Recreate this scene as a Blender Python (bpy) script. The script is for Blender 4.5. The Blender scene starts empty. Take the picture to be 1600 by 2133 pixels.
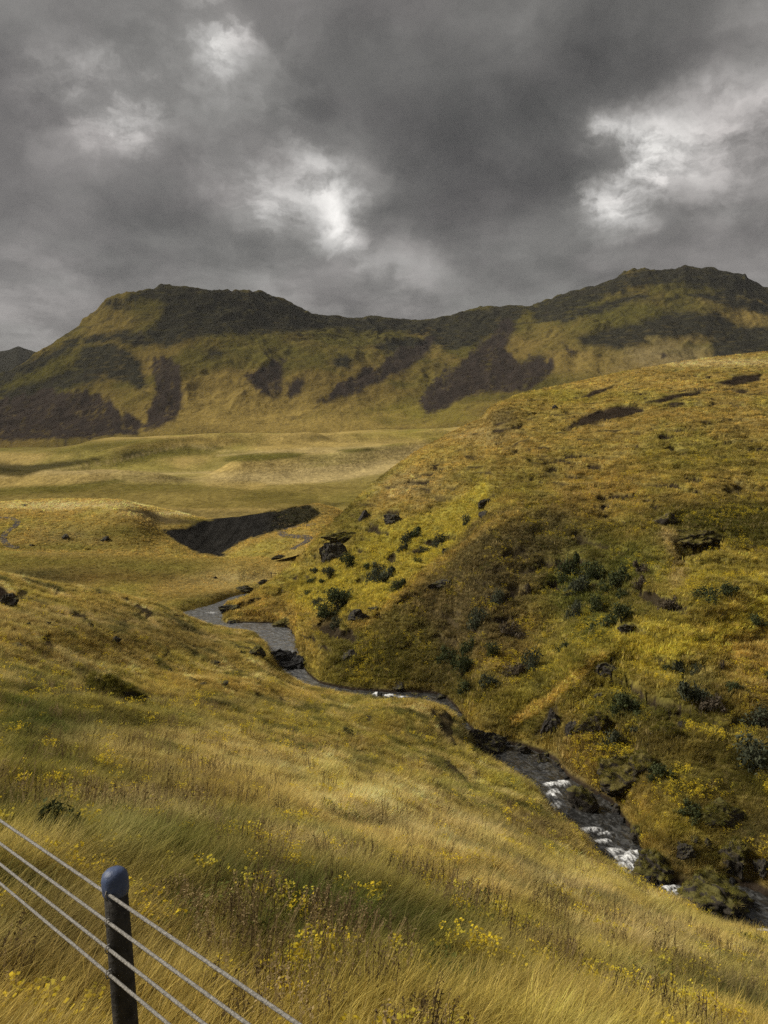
import bpy, bmesh, math, random
import numpy as np
from mathutils import Vector, Matrix, noise as mnoise

rng = np.random.default_rng(11)
random.seed(11)
SC = bpy.context.scene
COL = SC.collection

# ------------------------------------------------------------------ camera
F = 1600.0            # focal length in photo pixels (1600 wide)
CX, HY = 800.0, 1000.0  # principal column, horizon row
CAMZ = 25.0
cam_d = bpy.data.cameras.new('camera')
cam = bpy.data.objects.new('camera', cam_d)
COL.objects.link(cam)
cam.location = (0, 0, CAMZ)
cam.rotation_euler = (math.radians(90), 0, 0)
cam_d.sensor_fit = 'HORIZONTAL'
cam_d.sensor_width = 36.0
cam_d.lens = 36.0 * F / 1600.0
cam_d.shift_y = -(1066.5 - HY) / 1600.0
cam_d.clip_start = 0.1
cam_d.clip_end = 12000
SC.camera = cam

# ------------------------------------------------------------------ light
SUN_POS = Vector((-0.80, 0.14, 0.66)).normalized()
SUN_EL = math.asin(SUN_POS.z)
SUN_AZ = math.atan2(SUN_POS.x, SUN_POS.y)
sun_d = bpy.data.lights.new('sun', 'SUN')
sun_d.energy = 1.5
sun_d.angle = math.radians(16)
sun_d.color = (1.0, 0.95, 0.86)
sun = bpy.data.objects.new('sun', sun_d)
COL.objects.link(sun)
sun.rotation_euler = SUN_POS.to_track_quat('Z', 'Y').to_euler()
sun.location = (-60, 20, 120)

SC.view_settings.view_transform = 'Standard'
SC.view_settings.look = 'None'
SC.view_settings.gamma = 1.0
SC.view_settings.use_curve_mapping = False
SC.view_settings.exposure = 1.65
SC.render.engine = 'CYCLES'
SC.cycles.max_bounces = 5
SC.cycles.diffuse_bounces = 3
SC.cycles.transparent_max_bounces = 6
SC.cycles.use_denoising = False

# ------------------------------------------------------------------ node helper
class NT:
    def __init__(self, tree):
        self.t = tree; self.n = tree.nodes; self.l = tree.links
    def new(self, typ, **kw):
        nd = self.n.new(typ)
        for k, v in kw.items(): setattr(nd, k, v)
        return nd
    def put(self, sock, v):
        if hasattr(v, 'is_output'): self.l.new(v, sock)
        else: sock.default_value = v
    def math(self, op, a, b=None, c=None, clamp=False):
        m = self.new('ShaderNodeMath', operation=op, use_clamp=clamp)
        self.put(m.inputs[0], a)
        if b is not None: self.put(m.inputs[1], b)
        if c is not None: self.put(m.inputs[2], c)
        return m.outputs[0]
    def vmath(self, op, a, b=None, out=0, scale=None):
        m = self.new('ShaderNodeVectorMath', operation=op)
        self.put(m.inputs[0], a)
        if b is not None: self.put(m.inputs[1], b)
        if scale is not None: self.put(m.inputs['Scale'], scale)
        return m.outputs[out]
    def mrange(self, v, a, b, c=0.0, d=1.0, interp='SMOOTHSTEP'):
        m = self.new('ShaderNodeMapRange', interpolation_type=interp)
        self.put(m.inputs['Value'], v)
        for k, x in (('From Min', a), ('From Max', b), ('To Min', c), ('To Max', d)): self.put(m.inputs[k], x)
        return m.outputs[0]
    def mix(self, f, a, b, blend='MIX'):
        m = self.new('ShaderNodeMix', data_type='RGBA', blend_type=blend)
        self.put(m.inputs[0], f); self.put(m.inputs[6], a); self.put(m.inputs[7], b)
        return m.outputs[2]
    def noise(self, vec, scale, detail=4, rough=0.55, dist=0.0, out=0):
        m = self.new('ShaderNodeTexNoise')
        if vec is not None: self.put(m.inputs['Vector'], vec)
        m.inputs['Scale'].default_value = scale; m.inputs['Detail'].default_value = detail
        m.inputs['Roughness'].default_value = rough; m.inputs['Distortion'].default_value = dist
        return m.outputs[out]

def rgba(c): return (c[0], c[1], c[2], 1.0)

# ------------------------------------------------------------------ sky: broken stratocumulus over a clear-sky model
world = bpy.data.worlds.new('World')
SC.world = world
world.use_nodes = True
W = NT(world.node_tree)
W.n.clear()
wout = W.new('ShaderNodeOutputWorld')
sky = W.new('ShaderNodeTexSky', sky_type='NISHITA')
sky.sun_disc = False
sky.sun_elevation = SUN_EL
sky.sun_rotation = SUN_AZ % (2 * math.pi)
sky.dust_density = 2.0
bg_sky = W.new('ShaderNodeBackground'); bg_sky.inputs['Strength'].default_value = 0.05
W.l.new(sky.outputs[0], bg_sky.inputs['Color'])
tc = W.new('ShaderNodeTexCoord')
dirv = tc.outputs['Generated']
sep = W.new('ShaderNodeSeparateXYZ'); W.l.new(dirv, sep.inputs[0])
# cloud-layer coordinates (a flat deck seen in perspective, softened at the horizon)
den = W.math('ADD', W.math('ABSOLUTE', sep.outputs[2]), 0.22)
cmb = W.new('ShaderNodeCombineXYZ')
W.put(cmb.inputs[0], W.math('DIVIDE', sep.outputs[0], den))
W.put(cmb.inputs[1], W.math('DIVIDE', sep.outputs[1], den))
deck = cmb.outputs[0]
wn = W.new('ShaderNodeTexNoise'); wn.inputs['Scale'].default_value = 9.0; wn.inputs['Detail'].default_value = 6.0; wn.inputs['Roughness'].default_value = 0.6
W.l.new(dirv, wn.inputs['Vector'])
warp = W.vmath('SCALE', W.vmath('SUBTRACT', wn.outputs['Color'], (0.5, 0.5, 0.5)), scale=0.11)
wdir = W.vmath('ADD', dirv, warp)
def vdir(px, py): return Vector(((px - CX) / F, 1.0, (HY - py) / F)).normalized()
dwarp = W.vmath('ADD', deck, W.vmath('SCALE', W.vmath('SUBTRACT', wn.outputs['Color'], (0.5, 0.5, 0.5)), scale=0.22))
n_big = W.noise(deck, 1.1, 6, 0.58, 0.6)
n_mid = W.noise(dwarp, 2.4, 8, 0.58, 0.15)
n_fin = W.noise(dirv, 14.0, 6, 0.6, 0.3)
n_rag = W.noise(dwarp, 4.0, 8, 0.58, 0.15)
lum = W.math('ADD', 0.182, W.math('MULTIPLY', W.math('SUBTRACT', n_big, 0.5), 0.12))
# paler veil low over the hills
lum = W.math('ADD', lum, W.mrange(sep.outputs[2], 0.36, 0.12, 0.0, 0.045))
glow = 0.0
# thicker and thinner places in the deck: direction, angular radius, change of brightness
SKY = [
 (1050, 240, 300, -0.075), (760, 110, 190, -0.055), (1400, 110, 220, -0.07), (880, 340, 150, -0.05), (20, 330, 200, -0.055),
 (330, 420, 130, -0.05), (30, 120, 110, -0.05), (1440, 470, 110, -0.05), (1120, 430, 100, -0.035), (640, 260, 90, -0.05), (980, 480, 120, -0.02), (160, 60, 110, -0.02),
 (465, 88, 62, 0.29), (490, 80, 150, 0.08), (250, 232, 72, 0.32), (215, 195, 150, 0.07), (500, 190, 90, 0.05), (110, 190, 70, 0.05),
 (545, 425, 60, 0.20), (650, 395, 75, 0.19), (700, 455, 55, 0.36), (640, 430, 170, 0.07), (450, 370, 60, 0.06), (720, 510, 50, 0.12), (850, 560, 90, 0.06),
 (1240, 310, 55, 0.20), (1320, 310, 80, 0.32), (1400, 300, 90, 0.16), (1250, 430, 62, 0.36), (1300, 470, 50, 0.22), (1330, 380, 50, 0.16), (1520, 330, 130, 0.13), (1590, 250, 90, 0.07), (1480, 260, 100, 0.05),
 (60, 640, 130, 0.06), (700, 610, 150, 0.03), (1590, 30, 60, 0.06), (900, 600, 70, 0.04),
]
for px, py, r, amp in SKY:
    dist = W.vmath('DISTANCE', wdir, tuple(vdir(px, py)), out=1)
    w = W.mrange(dist, r * (1.25 if amp < 0 else 1.45) / F, 0.0)
    if amp < 0: lum = W.math('ADD', lum, W.math('MULTIPLY', w, amp))
    else: glow = W.math('ADD', glow, W.math('MULTIPLY', w, amp))
lum = W.math('ADD', lum, W.math('MULTIPLY', glow, W.mrange(n_rag, 0.38, 0.62, 0.15, 1.75)))
sm = W.new('ShaderNodeMath', operation='SMOOTH_MAX'); W.put(sm.inputs[0], lum); sm.inputs[1].default_value = 0.060; sm.inputs[2].default_value = 0.05
lum = sm.outputs[0]
tex = W.math('MULTIPLY', W.mrange(n_mid, 0.30, 0.70, 0.56, 1.46, 'LINEAR'), W.mrange(n_fin, 0.25, 0.75, 0.86, 1.14, 'LINEAR'))
lum = W.math('MULTIPLY', W.math('MULTIPLY', lum, tex), 0.322)          # for exposure +1.65
ccol = W.mix(W.mrange(lum, 0.04, 0.16), (1.0, 0.965, 0.905, 1), (1.0, 0.975, 0.935, 1))
hue = W.noise(deck, 1.7, 3)
ccol = W.mix(W.mrange(hue, 0.4, 0.62, 0.0, 0.7), ccol, (1.03, 0.955, 0.92, 1))
bg_c = W.new('ShaderNodeBackground')
W.l.new(ccol, bg_c.inputs['Color']); W.l.new(lum, bg_c.inputs['Strength'])
mxs = W.new('ShaderNodeMixShader'); mxs.inputs[0].default_value = 0.975
W.l.new(bg_sky.outputs[0], mxs.inputs[1]); W.l.new(bg_c.outputs[0], mxs.inputs[2])
W.l.new(mxs.outputs[0], wout.inputs['Surface'])

# ------------------------------------------------------------------ numpy noise
_P = np.random.default_rng(5).permutation(1024)
_A = np.arange(1024) * (2 * math.pi / 1024)
_GX, _GY = np.cos(_A), np.sin(_A)
def pn(x, y, seed=0):
    xi = np.floor(x).astype(np.int64); yi = np.floor(y).astype(np.int64)
    xf = x - xi; yf = y - yi
    u = xf * xf * xf * (xf * (xf * 6 - 15) + 10); v = yf * yf * yf * (yf * (yf * 6 - 15) + 10)
    def g(ax, ay, dx, dy):
        k = _P[(_P[(ax + seed * 131) & 1023] + ay) & 1023]
        return _GX[k] * dx + _GY[k] * dy
    a = g(xi, yi, xf, yf); b = g(xi + 1, yi, xf - 1, yf)
    c = g(xi, yi + 1, xf, yf - 1); d = g(xi + 1, yi + 1, xf - 1, yf - 1)
    return ((a + (b - a) * u) + ((c + (d - c) * u) - (a + (b - a) * u)) * v) * 1.5
def fbm(x, y, seed=0, octv=4, gain=0.5):
    s = 0; a = 1.0; n = 0
    for i in range(octv):
        s = s + a * pn(x * 2 ** i, y * 2 ** i, seed + i); n += a; a *= gain
    return s / n
def ridge(x, y, seed=0, octv=4):
    s = 0; a = 1.0; n = 0
    for i in range(octv):
        s = s + a * (1 - 2 * np.abs(pn(x * 2 ** i, y * 2 ** i, seed + i))); n += a; a *= 0.5
    return s / n
def sst(x, a, b):
    t = np.clip((x - a) / (b - a), 0, 1); return t * t * (3 - 2 * t)

# ------------------------------------------------------------------ lofted landforms
def slopes(x, y):
    h = np.diff(x); h = h.reshape((-1,) + (1,) * (y.ndim - 1)); d = np.diff(y, axis=0) / h
    m = np.zeros_like(y)
    if len(x) > 2:
        s = d[:-1] * d[1:]
        m[1:-1] = np.where(s > 0, 2 * s / np.where(np.abs(d[:-1] + d[1:]) < 1e-12, 1e-12, d[:-1] + d[1:]), 0)
    m[0] = d[0]; m[-1] = d[-1]
    return m
def pchip(xq, x, y):
    x = np.asarray(x, float); y = np.asarray(y, float)
    m = slopes(x, y)
    i = np.clip(np.searchsorted(x, xq, side='right') - 1, 0, len(x) - 2)
    h = x[i + 1] - x[i]; t = np.clip((xq - x[i]) / h, 0, 1)
    sh = (-1,) + (1,) * (y.ndim - 1)
    h = h.reshape(sh); t = t.reshape(sh)
    return (y[i] * (2 * t**3 - 3 * t**2 + 1) + h * m[i] * (t**3 - 2 * t**2 + t) + y[i + 1] * (-2 * t**3 + 3 * t**2) + h * m[i + 1] * (t**3 - t**2))
def smooth1(a, k):
    if k < 1: return a
    ker = np.exp(-0.5 * (np.arange(-3 * k, 3 * k + 1) / k) ** 2); ker /= ker.sum()
    p = np.pad(a, (3 * k, 3 * k), mode='edge')
    return np.convolve(p, ker, mode='valid')
def zy(d, y): return (HY - y) / F * d          # height (rel. to eye) of a point seen at row y, distance d
def line(pts, pxs, k=0):
    p = np.array(pts, float)
    return [smooth1(np.interp(pxs, p[:, 0], p[:, i]), k) for i in range(1, p.shape[1])]
def proj(X, Y, Z): return CX + F * X / Y, HY - F * (Z - CAMZ) / Y

def loft(pxs, D, Zr, segs):
    """pxs: columns; D, Zr: (K, ncol) knots; segs: rows per segment -> grids X, Y, Z, T"""
    K = D.shape[0]
    tq = np.concatenate([np.linspace(k, k + 1, n, endpoint=False) for k, n in enumerate(segs)] + [[K - 1.0]])
    kn = np.arange(K, dtype=float)
    d = pchip(tq, kn, D); z = pchip(tq, kn, Zr)
    X = (pxs[None, :] - CX) / F * d
    return X, d.copy(), z + CAMZ, np.repeat(tq[:, None], len(pxs), 1)

def poly_mask(px, py, poly, soft=6.0):
    """soft inside mask of a polygon in the projected plane"""
    P = np.array(poly, float); n = len(P)
    out = np.zeros(px.shape)
    lo = P.min(0) - 4 * soft; hi = P.max(0) + 4 * soft
    sel = (px > lo[0]) & (px < hi[0]) & (py > lo[1]) & (py < hi[1])
    x = px[sel]; y = py[sel]
    ins = np.zeros(x.shape, bool); dm = np.full(x.shape, 1e9)
    for i in range(n):
        a = P[i]; b = P[(i + 1) % n]
        c = ((a[1] > y) != (b[1] > y)) & (x < (b[0] - a[0]) * (y - a[1]) / ((b[1] - a[1]) or 1e-9) + a[0])
        ins ^= c
        ab = b - a; t = np.clip(((x - a[0]) * ab[0] + (y - a[1]) * ab[1]) / max(ab @ ab, 1e-9), 0, 1)
        dm = np.minimum(dm, np.hypot(x - a[0] - t * ab[0], y - a[1] - t * ab[1]))
    sd = np.where(ins, dm, -dm)
    out[sel] = sst(sd, -soft, soft)
    return out

GOLD = np.array((.306, .218, .060)); TAN = np.array((.425, .325, .140)); OLIVE = np.array((.148, .132, .028)); GREEN = np.array((.088, .110, .024))
BROWN = np.array((.118, .093, .042)); DARK = np.array((.055, .048, .018)); YEL = np.array((.36, .300, .050)); RUST = np.array((.20, .115, .03))
SCREE = np.array((.034, .0255, .0200)); ROCK = np.array((.026, .024, .015)); SOIL = np.array((.030, .022, .015))

def blend(base, blobs, px, py, wx, wy):
    c = base
    for bx, by, rx, ry, col, w in blobs:
        q = ((px + wx * rx * .8 - bx) / rx) ** 2 + ((py + wy * ry * .8 - by) / ry) ** 2
        k = np.clip(w * np.exp(-q * 1.2), 0, 1)[..., None]
        c = c * (1 - k) + np.asarray(col) * k
    return c

def build_grid(name, X, Y, Z, tint, mat, kind='structure', flip=False):
    r, c = X.shape
    me = bpy.data.meshes.new(name)
    v = np.stack([X, Y, Z], -1).reshape(-1, 3).astype(np.float32)
    i = np.arange(r * c).reshape(r, c)
    q = np.stack([i[:-1, :-1], i[:-1, 1:], i[1:, 1:], i[1:, :-1]], -1).reshape(-1, 4)
    me.vertices.add(len(v)); me.vertices.foreach_set('co', v.ravel())
    me.loops.add(q.size); me.loops.foreach_set('vertex_index', q.ravel().astype(np.int32))
    me.polygons.add(len(q)); me.polygons.foreach_set('loop_start', np.arange(0, q.size, 4, dtype=np.int32))
    me.polygons.foreach_set('use_smooth', np.ones(len(q), bool))
    me.update(calc_edges=True)
    if tint is not None:
        a = me.attributes.new('tint', 'FLOAT_COLOR', 'POINT')
        a.data.foreach_set('color', np.concatenate([tint.reshape(-1, 3), np.ones((r * c, 1))], 1).astype(np.float32).ravel())
    me.materials.append(mat)
    o = bpy.data.objects.new(name, me); COL.objects.link(o)
    if kind: o['kind'] = kind
    return o

# ------------------------------------------------------------------ ground material
def ground_mat(name, s_fine, s_mid, bump, dist, contrast=0.55):
    m = bpy.data.materials.new(name); m.use_nodes = True
    t = NT(m.node_tree); t.n.clear()
    out = t.new('ShaderNodeOutputMaterial'); b = t.new('ShaderNodeBsdfPrincipled')
    at = t.new('ShaderNodeAttribute', attribute_name='tint')
    geo = t.new('ShaderNodeNewGeometry'); p = geo.outputs['Position']
    nf = t.noise(p, s_fine, 5, 0.65); nm = t.noise(p, s_mid, 5, 0.6, 0.4)
    f = t.math('MULTIPLY', t.mrange(nf, 0.28, 0.72, 1 - contrast, 1 + contrast, 'LINEAR'), t.mrange(nm, 0.3, 0.7, 1 - contrast * .6, 1 + contrast * .6, 'LINEAR'))
    colr = t.vmath('SCALE', at.outputs['Color'], scale=f)
    t.put(b.inputs['Base Color'], colr)
    b.inputs['Roughness'].default_value = 1.0; b.inputs['Specular IOR Level'].default_value = 0.0
    bp = t.new('ShaderNodeBump'); bp.inputs['Strength'].default_value = bump; bp.inputs['Distance'].default_value = dist
    t.put(bp.inputs['Height'], t.math('ADD', nf, t.math('MULTIPLY', nm, 2.0)))
    t.l.new(bp.outputs[0], b.inputs['Normal'])
    t.l.new(b.outputs[0], out.inputs[0])
    return m
MAT_FAR = ground_mat('mountain_ground', 0.22, 0.035, 0.7, 2.6, 0.26)
MAT_PLAIN = ground_mat('meadow_ground', 0.5, 0.08, 0.7, 0.9, 0.38)
MAT_HILL = ground_mat('hillside_ground', 2.6, 0.45, 0.8, 0.30, 0.5)
MAT_NEAR = ground_mat('bank_ground', 5.0, 0.8, 0.8, 0.10, 0.5)

# ------------------------------------------------------------------ far hill at the left, mountain
pxs = np.linspace(-500, 700, 260)
yr, = line([(-500, 760), (-200, 742), (-60, 738), (0, 734), (20, 732), (38, 726), (52, 731), (75, 734), (100, 740), (200, 770), (700, 830)], pxs)
one = np.ones_like(pxs)
D = np.stack([1700 * one, 2000 * one, 2250 * one, 2600 * one]); Zr = np.stack([40 * one, zy(2000, yr + 45), zy(2250, yr), zy(2250, yr) - 140])
X, Y, Z, T = loft(pxs, D, Zr, [10, 30, 10])
Z += 9 * fbm(X / 60, Y / 60, 3, 4)
tint = (ROCK * .8)[None, None] * (1 + .3 * fbm(X / 30, Y / 30, 9)[..., None])
build_grid('hill', X, Y, Z, tint, MAT_FAR)

pxs = np.linspace(-300, 1950, 820)
RID = [(-300, 880), (-150, 850), (-60, 815), (0, 783), (50, 757), (95, 730), (120, 708), (150, 690), (165, 680), (172, 668), (190, 658), (205, 641), (220, 632), (235, 622), (255, 617), (270, 612), (300, 608),
       (320, 606), (332, 598), (345, 595), (380, 598), (440, 606), (470, 608), (500, 609), (545, 613), (590, 623), (620, 641), (650, 655), (690, 662), (740, 665), (765, 663), (785, 659), (800, 663), (830, 664), (880, 668), (905, 665), (920, 660), (940, 659),
       (960, 651), (1000, 643), (1015, 639), (1040, 640), (1062, 636), (1080, 637), (1100, 639), (1125, 634), (1150, 625), (1160, 620), (1190, 608), (1215, 604), (1240, 596), (1270, 585), (1290, 578), (1305, 572), (1318, 567), (1350, 566), (1400, 561), (1415, 558), (1428, 553), (1440, 557), (1455, 561),
       (1478, 559), (1495, 565), (1520, 568), (1548, 572), (1553, 569), (1558, 581), (1575, 588), (1592, 599), (1625, 606), (1800, 640), (1950, 660)]
yr, = line(RID, pxs)
foot, = line([(-300, 925), (0, 922), (200, 915), (350, 903), (500, 900), (700, 900), (850, 895), (1000, 872), (1200, 860), (1950, 860)], pxs, 12)
ml, = line([(-300, 905), (0, 885), (200, 872), (350, 850), (600, 842), (850, 845), (1000, 822), (1200, 800), (1950, 790)], pxs, 12)
m2, = line([(-300, 895), (0, 835), (150, 780), (300, 742), (450, 722), (650, 725), (900, 742), (1050, 735), (1250, 705), (1400, 690), (1950, 720)], pxs, 12)
dr, = line([(-300, 1250), (0, 1290), (100, 1330), (345, 1330), (500, 1370), (700, 1500), (900, 1560), (1050, 1480), (1200, 1420), (1430, 1380), (1950, 1400)], pxs, 20)
yr_s = smooth1(yr, 14); y_up = m2 * .42 + yr_s * .58
one = np.ones_like(pxs)
D = np.stack([760 * one, 880 * one, dr * .25 + 880 * .75 - 30, dr * .60 + 880 * .40, dr * .82 + 880 * .18, dr, dr + 50, dr + 420])
Zr = np.stack([zy(880, foot) - 60, zy(880, foot), zy(D[2], ml), zy(D[3], np.maximum(m2, yr_s + 14)), zy(D[4], np.maximum(y_up, yr_s + 8)), zy(dr, yr), zy(dr, yr) - 8, zy(dr, yr) - 330])
X, Y, Z, T = loft(pxs, D, Zr, [5, 40, 60, 75, 60, 6, 10])
U = X / Y * 1000           # sideways position as a bearing
hgt = sst(T, 1.4, 2.6) * (1 - sst(T, 4.55, 5.0))
gul = ridge(U / 85 + .7 * fbm(X / 120, Y / 120, 2), T * .9 + .4 * fbm(X / 70, Y / 90, 7), 21, 4)
Z += hgt * 7.0 * gul + hgt * 9.0 * fbm(X / 75, Y / 75, 31, 5) + sst(T, 1, 2) * 2.0 * fbm(X / 14, Y / 14, 33, 3)
Z += sst(T, .3, 1) * (1 - sst(T, 1.6, 2.6)) * (7 * fbm(X / 110, Y / 110, 34, 3) - 1)
# rock bands standing proud below the ridges
strat = sst(T, 3.0, 3.4) * (1 - sst(T, 4.9, 5.02))
lay = np.sin((Z + 14 * fbm(X / 120, Y / 120, 41, 3)) / 5.2)
crag = sst(fbm(X / 100, Y / 100, 44, 4), -.05, .25)
Z += strat * (2.6 * lay * crag + 6.0 * crag * ridge(X / 24, Y / 24, 46, 5))
Z += sst(T, 4.7, 5.0) * (1 - sst(T, 5.0, 6.0)) * 2.8 * fbm(X / 8, X / 90, 48, 4)
px, py = proj(X, Y, Z)
w1 = fbm(X / 35, Y / 35, 51, 4); w2 = fbm(X / 35, Y / 35, 55, 4)
w3 = fbm(X / 9, Y / 30, 57, 3)
n1 = fbm(X / 120, Y / 120, 61, 5)
tint = np.broadcast_to(GOLD * .46, X.shape + (3,)).copy()
k = sst(n1 + .35 * sst(T, 2, 4), -.05, .35)[..., None]; tint = tint * (1 - .8 * k) + OLIVE * .40 * k
blobs = [(230, 660, 90, 40, GOLD * .62, .9), (640, 730, 200, 30, OLIVE * .75, .6), (500, 830, 160, 60, GOLD * .80, .8), (560, 880, 440, 40, GOLD * .98, .95), (880, 860, 130, 30, YEL * .50, .7), (1150, 700, 70, 40, GOLD * .62, .6), (1230, 760, 90, 40, GOLD * .72, .8), (1380, 740, 90, 35, TAN * .55, .9),
         (1300, 640, 160, 40, OLIVE * .60, .7), (1560, 660, 90, 22, GOLD * .75, .9), (1490, 625, 60, 10, GOLD * .8, .7), (60, 906, 300, 12, GOLD * .6, .8), (60, 790, 130, 60, OLIVE * .42, .85), (330, 650, 160, 60, OLIVE * .38, .6), (280, 860, 60, 40, GOLD * .5, .6), (980, 690, 60, 30, OLIVE * .45, .7), (900, 800, 60, 50, OLIVE * .7, .5)]
tint = blend(tint, blobs, px, py, w1, w2)
pxw = px + 11 * w1 + 6 * w3; pyw = py + 9 * w2 + 5 * w3
rockp = [
 [(215, 640), (330, 596), (440, 600), (560, 608), (640, 650), (760, 658), (880, 664), (930, 675), (880, 694), (790, 690), (700, 682), (600, 692), (500, 694), (400, 702), (345, 728), (300, 700), (335, 668), (345, 630), (300, 622), (235, 640)],
 [(175, 722), (240, 714), (290, 750), (306, 800), (300, 815), (265, 795), (190, 782), (150, 764)], [(0, 815), (60, 800), (140, 772), (190, 770), (215, 792), (120, 812), (20, 850)], [(-60, 800), (60, 755), (110, 730), (170, 700), (160, 720), (70, 770), (-60, 835)],
 [(170, 705), (250, 690), (300, 695), (330, 715), (300, 722), (240, 706), (180, 716)],
 [(860, 668), (960, 650), (1060, 634), (1105, 640), (1070, 672), (1000, 712), (940, 728), (880, 712), (900, 690)], [(1100, 640), (1200, 600), (1320, 562), (1430, 548), (1556, 566), (1620, 602), (1620, 640), (1500, 606), (1420, 588), (1320, 596), (1220, 634), (1150, 668), (1110, 665)],
 [(1200, 702), (1250, 690), (1330, 672), (1420, 648), (1500, 652), (1540, 682), (1480, 702), (1360, 702), (1300, 722), (1270, 726), (1215, 716)], [(1478, 692), (1550, 680), (1700, 690), (1700, 745), (1490, 748)], [(1160, 660), (1260, 632), (1340, 612), (1350, 618), (1260, 646), (1180, 672)], [(1430, 612), (1520, 610), (1640, 650), (1640, 662), (1530, 640), (1450, 622)],
 [(428, 730), (450, 726), (472, 734), (462, 746), (436, 746)], [(692, 748), (715, 740), (734, 748), (728, 766), (698, 764)], [(780, 715), (850, 702), (900, 720), (870, 742), (800, 735)], [(1030, 760), (1060, 770), (1110, 745), (1140, 740), (1120, 765), (1060, 790)]]
screep = [
 [(322, 752), (338, 740), (356, 740), (376, 765), (378, 800), (376, 850), (366, 874), (338, 890), (300, 895), (308, 845), (326, 820), (318, 775)],
 [(-80, 840), (50, 826), (150, 812), (215, 822), (240, 850), (300, 884), (285, 905), (150, 916), (-80, 920)],
 [(513, 778), (540, 762), (592, 756), (590, 800), (583, 826), (545, 826), (522, 802)], [(598, 800), (620, 788), (633, 795), (626, 820), (606, 831), (592, 820)],
 [(664, 838), (700, 806), (760, 770), (820, 735), (870, 713), (910, 700), (890, 738), (850, 768), (780, 802), (720, 832)],
 [(868, 838), (890, 800), (930, 775), (985, 735), (1030, 690), (1066, 662), (1070, 690), (1052, 728), (1080, 750), (1150, 752), (1156, 770), (1110, 808), (1060, 816), (1000, 818), (950, 836), (915, 858), (888, 864)],
 [(1372, 736), (1383, 730), (1392, 737), (1383, 746)], [(1182, 734), (1192, 729), (1200, 733), (1192, 741)]]
rk = np.zeros(X.shape)
for p in rockp: rk = np.maximum(rk, poly_mask(pxw, pyw, p, 9))
sc = np.zeros(X.shape)
w4 = fbm(U / 16, T * 1.6, 63, 4); w6 = fbm(X / 6, Y / 14, 65, 3)
for p in screep: sc = np.maximum(sc, poly_mask(px + 7 * w1 + 5 * w6, py + 6 * w2 + 16 * w4, p, 9))
sc = sst(sc + .60 * w4 + .50 * w6, .05, 1.0)
rk = np.clip(rk * (1.05 + .9 * fbm(X / 18, Z / 5, 71, 4)) + .55 * sst(T, 3.2, 4.2) * (1 - sst(T, 5, 5.3)) * sst(fbm(X / 40, Z / 9, 73, 4), .08, .3), 0, 1)[..., None]
rcol = ROCK * (1 + .6 * fbm(X / 12, Z / 4, 75, 3)[..., None]) * np.array((1, 1, 1))
tint = tint * (1 - rk) + rcol * rk
sc = sc[..., None]
tint = tint * (1 - sc) + SCREE * (1 + .35 * fbm(X / 10, Y / 60, 79, 3)[..., None]) * sc
build_grid('mountain', X, Y, Z, tint, MAT_FAR)

# ------------------------------------------------------------------ meadow in the middle distance
GR = []                    # grids kept for planting: (name, X, Y, Z, tint, bare)
st = {-500: [1120, 1060, 1010, 1012, 990, 990, 962, 934, 900], 0: [1115, 1047, 1004, 1009, 986, 986, 956, 931, 890], 120: [1110, 1044, 1004, 1004, 972, 976, 950, 926, 886], 250: [1105, 1040, 1003, 988, 953, 958, 938, 912, 880], 450: [1095, 1036, 998, 975, 936, 942, 922, 903, 872],
      700: [1085, 1030, 994, 964, 930, 935, 917, 900, 866], 900: [1080, 1024, 984, 950, 927, 930, 905, 890, 860], 1400: [1060, 1010, 970, 940, 915, 905, 885, 860, 840]}
dk = np.array([222, 268, 330, 400, 510, 560, 690, 880, 1050], float)
pxs = np.linspace(-500, 1400, 420)
sx = np.array(sorted(st)); SY = np.array([st[k] for k in sx], float)
YY = pchip(pxs, sx, SY).T
D = np.repeat(dk[:, None], len(pxs), 1); Zr = zy(D, YY)
X, Y, Z, T = loft(pxs, D, Zr, [26, 30, 30, 30, 12, 20, 20, 8])
Z += (4.6 * fbm(X / 85 + Y / 300, Y / 62, 101, 3) + .35 * fbm(X / 14, Y / 14, 103, 3)) * sst(Y, 190, 330) * (1 - .4 * sst(Y, 600, 900))
px, py = proj(X, Y, Z)
for pts, h, w in [([(-300, 370), (0, 385), (130, 405), (250, 445), (400, 495), (560, 525), (750, 545)], 6.0, 34), ([(-300, 298), (-100, 300), (150, 308), (300, 318), (430, 330)], 2.6, 22), ([(400, 330), (560, 348), (700, 372), (870, 420), (1000, 450)], 4.5, 30), ([(420, 570), (640, 610), (870, 650), (1000, 670)], 5.0, 36), ([(-200, 640), (100, 650), (300, 690), (420, 720)], 5.0, 40)]:
    P = np.array(pts, float); q = Y - np.interp(px, P[:, 0], P[:, 1]) - 9 * fbm(X / 40, Y / 200, 102, 3)
    Z += 1.7 * h * np.exp(-(q / np.where(q > 0, w * .30, w * .62)) ** 2) * sst(px, P[0, 0], P[0, 0] + 110) * (1 - sst(px, P[-1, 0] - 110, P[-1, 0]))
Z += 2.0 * np.exp(-((px - 540) / 110) ** 2 - ((Y - 480) / 40) ** 2) + 2.2 * np.exp(-((px - 300) / 80) ** 2 - ((Y - 420) / 30) ** 2) - 2.5 * np.exp(-((px - 60) / 170) ** 2 - ((Y - 415) / 25) ** 2)
px, py = proj(X, Y, Z)
w1 = fbm(X / 40, Y / 90, 105, 4); w2 = fbm(X / 40, Y / 90, 107, 4); n1 = fbm(X / 70, Y / 160, 109, 4)
tint = np.broadcast_to(GOLD * .85 + TAN * .28, X.shape + (3,)).copy()
k = sst(n1, -.02, .35)[..., None]; tint = tint * (1 - .7 * k) + OLIVE * 1.0 * k
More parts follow.
